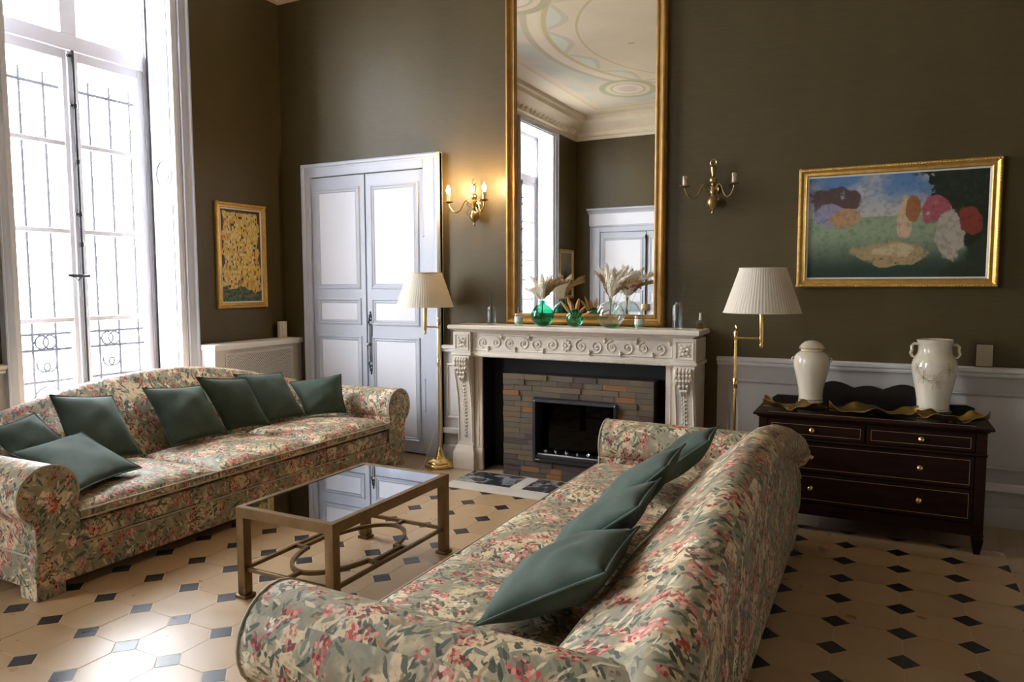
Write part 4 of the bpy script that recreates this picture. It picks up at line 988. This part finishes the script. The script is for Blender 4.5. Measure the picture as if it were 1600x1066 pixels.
def lean(tl, tr, br, bl, xt, th, lab, m=VELVET):
    pillow(lab, at(*tl, 'x', xt), at(*tr, 'x', xt), at(*br, 'z', zs), at(*bl, 'z', zs), th, m, G1)
lean((222, 606), (314, 602), (355, 677), (268, 699), -4.20, .15, 'green velvet cushion leaning on the sofa back below the camel hump', VELVET)
lean((364, 585), (439, 582), (477, 650), (418, 660), -4.22, .15, 'green velvet cushion leaning behind its neighbour under the radiator grille')
lean((306, 589), (384, 590), (423, 664), (355, 673), -4.10, .14, 'green velvet cushion overlapping two others in mid sofa')
pillow('green velvet cushion leaning into the far arm of the window sofa', at(452, 597, 'x', -4.16), at(533, 585, 'y', 4.50), at(541, 645, 'z', zs), at(479, 650, 'z', zs), .15, VELVET, G1)
pillow('green velvet cushion leaning on the sofa back above the lying one', at(77, 617, 'x', -4.24), at(175, 618, 'x', -4.24), at(223, 709, 'z', zs), (-3.98, 2.42, zs), .14, VELVETB, G1)
pillow('green velvet cushion in the near sofa arm corner, cut by the frame', at(-22, 672, 'x', -4.28), at(54, 646, 'x', -4.25), at(112, 696, 'x', -4.03), (-3.98, 2.16, .46), .11, VELVETB, G1)
pillow('green velvet cushion lying tilted on the seat in front of two others', at(13, 708, 'x', -4.06), at(127, 675, 'x', -4.02), at(221, 731, 'z', .455), at(122, 768, 'z', .455), .11, VELVETB, G1)
def side(a, b_, dy, lab, th=.17, m=VELVETB, dx=-.03):
    a, b_ = Vector(a), Vector(b_); e = Vector((dx, dy, .0)); pillow(lab, b_, b_+e, a+e, a, th, m, G2)
side((-1.03, 1.76, .455), (-.63, 1.77, .685), .40, 'largest green velvet cushion nearest the foreground sofa arm', .17)
side((-1.03, 2.17, .455), (-.655, 2.15, .755), .36, 'second green velvet cushion from the foreground sofa arm', .14)
side((-1.03, 2.52, .455), (-.665, 2.52, .800), .38, 'third green velvet cushion from the foreground sofa arm', .14)
side((-1.03, 3.26, .455), (-.675, 3.26, .745), .38, 'green velvet cushion furthest from the camera on the foreground sofa', .14, VELVET)

# ================================================================== COFFEE TABLE
tx0, tx1, ty0, ty1, tz = -2.625, -2.05, 2.325, 3.255, .432
tcx, tcy = (tx0+tx1)/2, (ty0+ty1)/2
ct = thing('coffee_table', 'gilt metal coffee table with smoked glass top between the two sofas', 'table', (tcx, tcy, 0))
hx, hy, lg = (tx1-tx0)/2, (ty1-ty0)/2, .046
for sx in (-1, 1):
    for sy in (-1, 1):
        x, y = sx*(hx-lg/2), sy*(hy-lg/2)
        l = MB().box(x-lg/2, x+lg/2, y-lg/2, y+lg/2, .016, tz-.045).build('leg', BRONZE, ct, bevel=.003)
        MB().box(x-lg/2-.010, x+lg/2+.010, y-lg/2-.010, y+lg/2+.010, 0, .016).build('foot_pad', BRONZE, l, bevel=.003)
MB().moulding(rect(-hx, hx, -hy, hy), [(0, tz-.048), (0, tz-.002), (.002, tz), (.030, tz), (.032, tz-.004), (.032, tz-.014), (.040, tz-.014), (.040, tz-.048)], lambda a, c, d: (a, c, d)).build('top_frame', BRONZE, ct, smooth=20)
MB().box(-hx+.0325, hx-.0325, -hy+.0325, hy-.0325, tz-.013, tz-.003).build('glass_top', TABLEG, ct, smooth=0)
zr = .135; q = lg/2
st = .018
for a, b_ in (((-hx+q, -hy+lg), (-hx+q, hy-lg)), ((hx-q, -hy+lg), (hx-q, hy-lg)), ((-hx+lg, -hy+q), (hx-lg, -hy+q)), ((-hx+lg, hy-q), (hx-lg, hy-q))):
    MB().bar((*a, zr), (*b_, zr), st, st).build('stretcher', BRONZE, ct, smooth=0, bevel=.002)
ra, rb, nt = .36, .20, .11
ring = []
for s in (1, -1):
    pts = []
    a0 = math.asin(nt/ra)
    for k in range(21):
        t = a0+(math.pi-2*a0)*k/20; pts.append((rb*math.cos(t)*1.0, s*ra*math.sin(t), zr))
    o = MB()
    rings = []
    for i, p in enumerate(pts):
        n_ = Vector((p[0]/rb**2, p[1]/ra**2, 0)).normalized(); P3 = Vector(p)
        rings.append([P3+n_*(st/2)*u+Vector((0, 0, st/2*v)) for u, v in ((-1, -1), (1, -1), (1, 1), (-1, 1))])
    o.loft(rings).build('oval_stretcher', BRONZE, ct, smooth=30)
xn = rb*math.cos(math.asin(nt/ra))
for s in (-1, 1):
    nb = MB().bar((s*(xn+.030), -nt-.012, zr), (s*(xn+.030), nt+.012, zr), st, st)
    for y in (-nt, nt): nb.bar((s*(xn-.01), y, zr), (s*(hx-q), y, zr), st, st*.98)
    nb.build('side_link', BRONZE, ct, smooth=0)
    MB().bar((0, s*(ra-.002), zr), (0, s*(hy-q), zr), st, st).build('end_link', BRONZE, ct, smooth=0)

# ================================================================== FLOOR LAMPS
def floor_lamp(lab, loc, ang, off):
    r = thing('floor_lamp', lab, 'lamp', loc, ang, group='brass swing-arm floor lamps')
    MB().lathe([(.118, 0), (.122, .008), (.120, .022), (.112, .030), (.108, .032), (.106, .042), (.096, .052), (.062, .062), (.045, .075), (.034, .098), (.026, .125), (.018, .145), (.012, .16)], seg=40).build('base', BRASS, r, smooth=50)
    MB().tube([(0, 0, .155), (0, 0, 1.145)], .0098, 12).lathe([(.0098, .80), (.014, .806), (.014, .86), (.0098, .866)], seg=12).lathe([(.0098, 1.10), (.013, 1.106), (.013, 1.15), (.008, 1.158), (.004, 1.165)], seg=12).build('pole', BRASS, r)
    MB().tube([(.0, .0+.015*math.cos(t), 1.182+.018*math.sin(t)) for t in [2*math.pi*k/16 for k in range(16)]], .0032, 6, True).build('ring_finial', BRASS, r)
    MB().tube([(0, 0, 1.115), (off, 0, 1.115)], .006, 8).build('swing_arm', BRASS, r)
    MB().lathe([(.004, 1.055), (.009, 1.062), (.011, 1.075), (.008, 1.085), (.012, 1.095), (.012, 1.125), (.013, 1.13), (.0165, 1.24), (.0165, 1.28), (.010, 1.285), (.010, 1.34)], (off, 0, 0), 14).build('socket_tube', BRASS, r)
    MB().ball((0, -.018, .83), .008, .016, .014).build('switch_knob', BRASS, r)
    n = 144; ra_, rb_, z0, z1 = .225, .135, 1.272, 1.542
    rings = []
    for z, R0 in ((z0, ra_), (z0+.004, ra_*.998), ((z0+z1)/2, (ra_+rb_)/2), (z1-.004, rb_*1.002), (z1, rb_)):
        rings.append([(off+(R0+.0013*(k % 2))*math.cos(2*math.pi*k/n), (R0+.0013*(k % 2))*math.sin(2*math.pi*k/n), z) for k in range(n)])
    inner = [[(off+(math.hypot(p[0]-off, p[1])-.004)*math.cos(2*math.pi*k/n), (math.hypot(p[0]-off, p[1])-.004)*math.sin(2*math.pi*k/n), p[2]) for k, p in enumerate(rg)] for rg in rings[::-1]]
    sh_ = MB().loft(rings+inner, path_closed=True).build('lamp_shade', SHADE, r, smooth=0)
    tr = MB()
    for R0, z in ((ra_, z0+.002), (rb_, z1-.002)): tr.tube([(off+(R0+.002)*math.cos(2*math.pi*k/48), (R0+.002)*math.sin(2*math.pi*k/48), z) for k in range(48)], .0032, 6, True)
    tr.build('shade_trim', SHADE, sh_)
    sp = MB()
    for k in range(3):
        a = 2*math.pi*k/3; sp.tube([(off, 0, 1.50), (off+rb_*math.cos(a), rb_*math.sin(a), 1.535)], .002, 5)
    sp.build('shade_spider', BRASS, sh_)
    MB().tube([(0.005, .012, .80), (.02, .03, .62), (.012, .02, .45), (.03, .03, .30), (.07, .07, .14), (.10, .115, .03), (.12, .15, .005)], .0028, 6).build('cord', PLAST, r)
    return r
floor_lamp('brass swing-arm floor lamp with cream shade beside the door', (-3.105, 4.80, 0), math.radians(195), .11)
floor_lamp('brass swing-arm floor lamp with cream shade behind the foreground sofa', (-.80, 4.60, 0), math.radians(0), .15)

# ================================================================== COMMODE
CX, CY = -.06, 4.47
cm_ = thing('commode', 'dark mahogany commode with brass knobs under the large painting', 'commode', (CX, CY, 0))
w2, dp = .575, .45; ztop = .69
body = MB().box(-w2+.03, w2-.03, .012, dp, .10, ztop-.03).build('carcass', MAHOG, cm_, smooth=0)
tp = MB()
tp.loft([[(-w2-o, -o, z), (w2+o, -o, z), (w2+o, dp+.005, z), (-w2-o, dp+.005, z)] for o, z in ((-.004, ztop-.034), (.006, ztop-.028), (.012, ztop-.020), (.026, ztop-.016), (.030, ztop-.008), (.026, ztop))]).build('top', MAHOG, cm_, smooth=25)
MB().box(-w2+.05, w2-.05, .022, .026, ztop, ztop+.0015).build('top_edge_gloss', INLAY, cm_, smooth=0)  # brass-coloured strip standing in for the gloss on the top's front edge
for sx in (-1, 1):
    for y in (.0, dp-.05):
        x = sx*(w2-.025)
        l = MB().box(x-.025, x+.025, y, y+.05, .115, ztop-.034).build('corner_post', MAHOG, cm_, smooth=0, bevel=.003)
        MB().loft([[(x+a*h_, y+.025+c*h_, z) for a, c in ((-1, -1), (1, -1), (1, 1), (-1, 1))] for z, h_ in ((.115, .026), (.105, .029), (.098, .022), (.09, .027), (.075, .027), (.0, .014))]).build('leg', MAHOG, cm_, smooth=20)
MB().moulding([(-w2-.003, .535), (w2+.003, .535)], [(0, 0), (0, .010), (-.006, .014), (-.013, .010), (-.013, 0)], lambda a, c, d: (a, -d, c), False).build('bead_moulding', MAHOG, cm_)
def drawer(x0, x1, z0, z1, knobs):
    d = MB().box(x0, x1, .0, .03, z0, z1).build('drawer', MAHOG, cm_, smooth=0, bevel=.002)
    MB().moulding(rect(x0+.018, x1-.018, z0+.018, z1-.018), [(0, -.0005), (0, .001), (.0022, .001), (.0022, -.0005)], lambda a, c, e: (a, -e, c)).build('inlay_line', INLAY, d, smooth=0)
    for kx in knobs:
        MB().lathe([(.001, -.002), (.013, -.001), (.014, .002), (.006, .006), (.006, .012), (.011, .018), (.012, .022), (.007, .027), (.001, .028)], seg=16).build('knob', BRASS, d, loc=(kx, 0, (z0+z1)/2)).rotation_euler = (math.radians(90), 0, 0)
drawer(-w2+.055, -.008, .553, .648, (-.28,)); drawer(.008, w2-.055, .553, .648, (.272,))
for z0, z1 in ((.357, .528), (.175, .347)): drawer(-w2+.055, w2-.055, z0, z1, (-.28, .27))
MB().box(-w2+.05, w2-.05, .004, .03, .10, .165).build('apron', MAHOG, cm_, smooth=0)
# scalloped gallery at the back
gp = [(-w2+.02, 0), (-w2+.02, .025), (-w2+.05, .045), (-w2+.19, .045), (-.36, .03), (-.32, .05)]
for k in range(31):
    t = k/30; x = -.30+.60*t
    lobes = .115+.035*max(math.cos(math.pi*(t-.18)/.36) if abs(t-.18) < .18 else 0, .5*math.cos(math.pi*(t-.5)/.26) if abs(t-.5) < .13 else 0, math.cos(math.pi*(t-.82)/.36) if abs(t-.82) < .18 else 0)
    gp.append((x, lobes*(min(1, (t+.04)*7, (1.04-t)*7)**.5)))
gp += [(.32, .05), (.36, .03), (w2-.19, .045), (w2-.06, .05), (w2-.02, .035), (w2-.02, 0)]
MB().prism(gp, lambda a, c, d: (a, d, ztop+c), dp-.02, dp).build('gallery', DARKW, cm_, smooth=30)
# gilded leaf dishes
def leaf_dish(loc, ang, L_, wd, lab, ph):
    o = thing('leaf_dish', lab, 'dish', loc, math.radians(ang), group='gilded leaf dishes on the commode')
    nx, ny = 34, 10; vs = []
    for j in range(ny+1):
        for i in range(nx+1):
            t = i/nx; v = j/ny*2-1; x = (t-.5)*L_
            hw_ = wd/2*(math.sin(math.pi*min(1, t*.94+.04))**.55)*(1+.16*math.sin(t*11+ph+(1.5 if v > 0 else 0)))
            y = v*hw_; z = .012+.030*abs(v)**1.6*(1+.6*math.sin(t*10+ph*2+v)+.25*math.sin(t*23+ph))+.006*math.cos(v*9)*abs(v)+.02*(2*t-1)**4
            vs.append((x, y, z))
    n = nx+1; up = [(x, y, z+.0022) for x, y, z in vs]; fs = []; T = len(vs)
    for j in range(ny):
        for i in range(nx): q_ = j*n+i; fs += [(q_, q_+n, q_+n+1, q_+1), (T+q_, T+q_+1, T+q_+n+1, T+q_+n)]
    edge = list(range(n))+[j*n+nx for j in range(1, ny+1)]+[ny*n+i for i in range(nx-1, -1, -1)]+[j*n for j in range(ny-1, 0, -1)]
    for a, c in zip(edge, edge[1:]+edge[:1]): fs.append((a, c, T+c, T+a))
    MB().add(vs+up, fs).build('leaf_body', LEAFG, o, smooth=60)
    MB().tube([(-L_/2, 0, .014), (0, 0, .0165), (L_/2, 0, .034)], [.005, .003, .001], 6).build('midrib', LEAFG, o)
    MB().lathe([(.02, 0), (.022, .003), (.012, .0125)], seg=14).build('foot', LEAFG, o)
leaf_dish((-.45, 4.565, ztop+.001), -8, .36, .15, 'gilded wavy leaf dish before the lidded jar', .4)
leaf_dish((-.03, 4.60, ztop+.001), 0, .46, .21, 'long gilded wavy leaf dish between the two porcelain vases', 1.7)
leaf_dish((.36, 4.55, ztop+.001), 4, .34, .14, 'gilded wavy leaf dish before the two-handled vase', 2.6)
# porcelain
def stand(loc, r_, lab):
    t = thing('vase_stand', lab, 'stand', loc, group='dark round vase stands')
    MB().lathe([(r_*.95, 0), (r_, .005), (r_*.86, .012), (r_*.86, .018), (r_*.98, .024), (r_*.96, .030), (r_*.3, .030)], seg=28).build('turned_disc', DARKW, t)
stand((-.375, 4.755, ztop+.0005), .085, 'dark round stand under the lidded cream jar'); stand((.275, 4.755, ztop+.0005), .098, 'dark round stand under the two-handled cream vase')
jar = thing('ginger_jar', 'cream porcelain lidded jar with gold bands on the commode', 'jar', (-.375, 4.755, ztop+.031))
MB().lathe([(.068, 0), (.072, .004), (.070, .02), (.068, .04), (.072, .085), (.083, .14), (.096, .19), (.104, .23), (.105, .255), (.100, .28), (.086, .30), (.070, .312), (.064, .318), (.064, .328)], seg=36).build('body', CREAM, jar)
ld = MB().lathe([(.066, .329), (.073, .330), (.075, .338), (.070, .343), (.062, .356), (.044, .372), (.022, .380), (.010, .382)], seg=32).build('lid', CREAM, jar)
MB().lathe([(.009, .381), (.007, .388), (.015, .396), (.017, .406), (.010, .416), (.003, .420)], seg=12).build('lid_knob', CLEARG, ld)
for rr_, z in ((.0715, .022), (.0665, .3145), (.0755, .335)):
    MB().tube([(rr_*math.cos(2*math.pi*k/40), rr_*math.sin(2*math.pi*k/40), z) for k in range(40)], .0022, 5, True).build('gold_band', BRASS, jar)
for s in (-1, 1): MB().tube([(s*(.104+.010*math.sin(t)), 0, .262-.014*math.cos(t)) for t in [math.pi*q/8 for q in range(9)]], .0035, 6).build('ring_handle', CREAM, jar)
vs_ = thing('handled_vase', 'cream porcelain vase with two ear handles and gold flower lines', 'vase', (.275, 4.755, ztop+.031))
vp = [(.080, 0), (.084, .004), (.082, .02), (.084, .06), (.094, .12), (.106, .18), (.115, .235), (.116, .262), (.110, .29), (.098, .312), (.088, .328), (.085, .35), (.085, .375), (.091, .386), (.094, .396), (.094, .406), (.088, .408), (.080, .40), (.080, .36), (.088, .32), (.05, .30)]
MB().lathe(vp, seg=40).build('body', CREAM, vs_)
for s in (-1, 1):
    MB().tube([(s*.086, 0, .378), (s*.105, 0, .380), (s*.118, 0, .366), (s*.116, 0, .345), (s*.122, 0, .326), (s*.112, 0, .306), (s*.100, 0, .305)], [.008, .008, .009, .008, .008, .007, .006], 8).build('ear_handle', CREAM, vs_)
def vr(z):
    for (r0, z0), (r1, z1) in zip(vp[:14], vp[1:15]):
        if z0 <= z <= z1: return r0+(r1-r0)*(z-z0)/max(1e-6, z1-z0)
    return .09
def onv(a, z): return Vector((vr(z)+.0006)*0+0 if 0 else 0, ) if False else Vector(((vr(z)+.0006)*math.sin(a), -(vr(z)+.0006)*math.cos(a), z))
fl2 = MB()
for ca, cz, sc, ro in ((-.55, .20, 1.0, .3), (.10, .175, 1.15, 1.0), (.62, .245, .9, .6), (-.85, .25, .7, 0)):
    for k in range(6):
        an = ro+2*math.pi*k/6
        loop = []
        for q in range(13):
            t = math.pi*q/12; rad = .045*sc*math.sin(t/2*1)*1.0 if 0 else .040*sc*(q/12 if q <= 6 else (12-q)/12)*2; wv = .30*math.sin(2*math.pi*q/12)
            loop.append(onv(ca+rad*math.cos(an+wv)/.11, cz+rad*math.sin(an+wv)))
        fl2.tube(loop, .0010, 4)
fl2.tube([onv(-.9+1.6*q/14, .16+.02*math.sin(q*.7)+.006*q) for q in range(15)], .0011, 4)
fl2.build('gold_flower_lines', INLAY, vs_)
MB().tube([(.084*math.cos(2*math.pi*k/40), .084*math.sin(2*math.pi*k/40), .014) for k in range(40)], .0015, 5, True).build('gold_band', INLAY, vs_)
pc = thing('card_frame', 'small beige framed card standing on the chair rail beside the painting', 'card', (.545, 5.054, .9512))
MB().box(-.046, .046, -.004, .004, 0, .14).build('back_board', DARKW, pc, smooth=0); MB().box(-.041, .041, -.006, -.0035, .006, .134).build('card', mat('beige_card', (.36, .29, .19), .6, var=.1), pc, smooth=0)
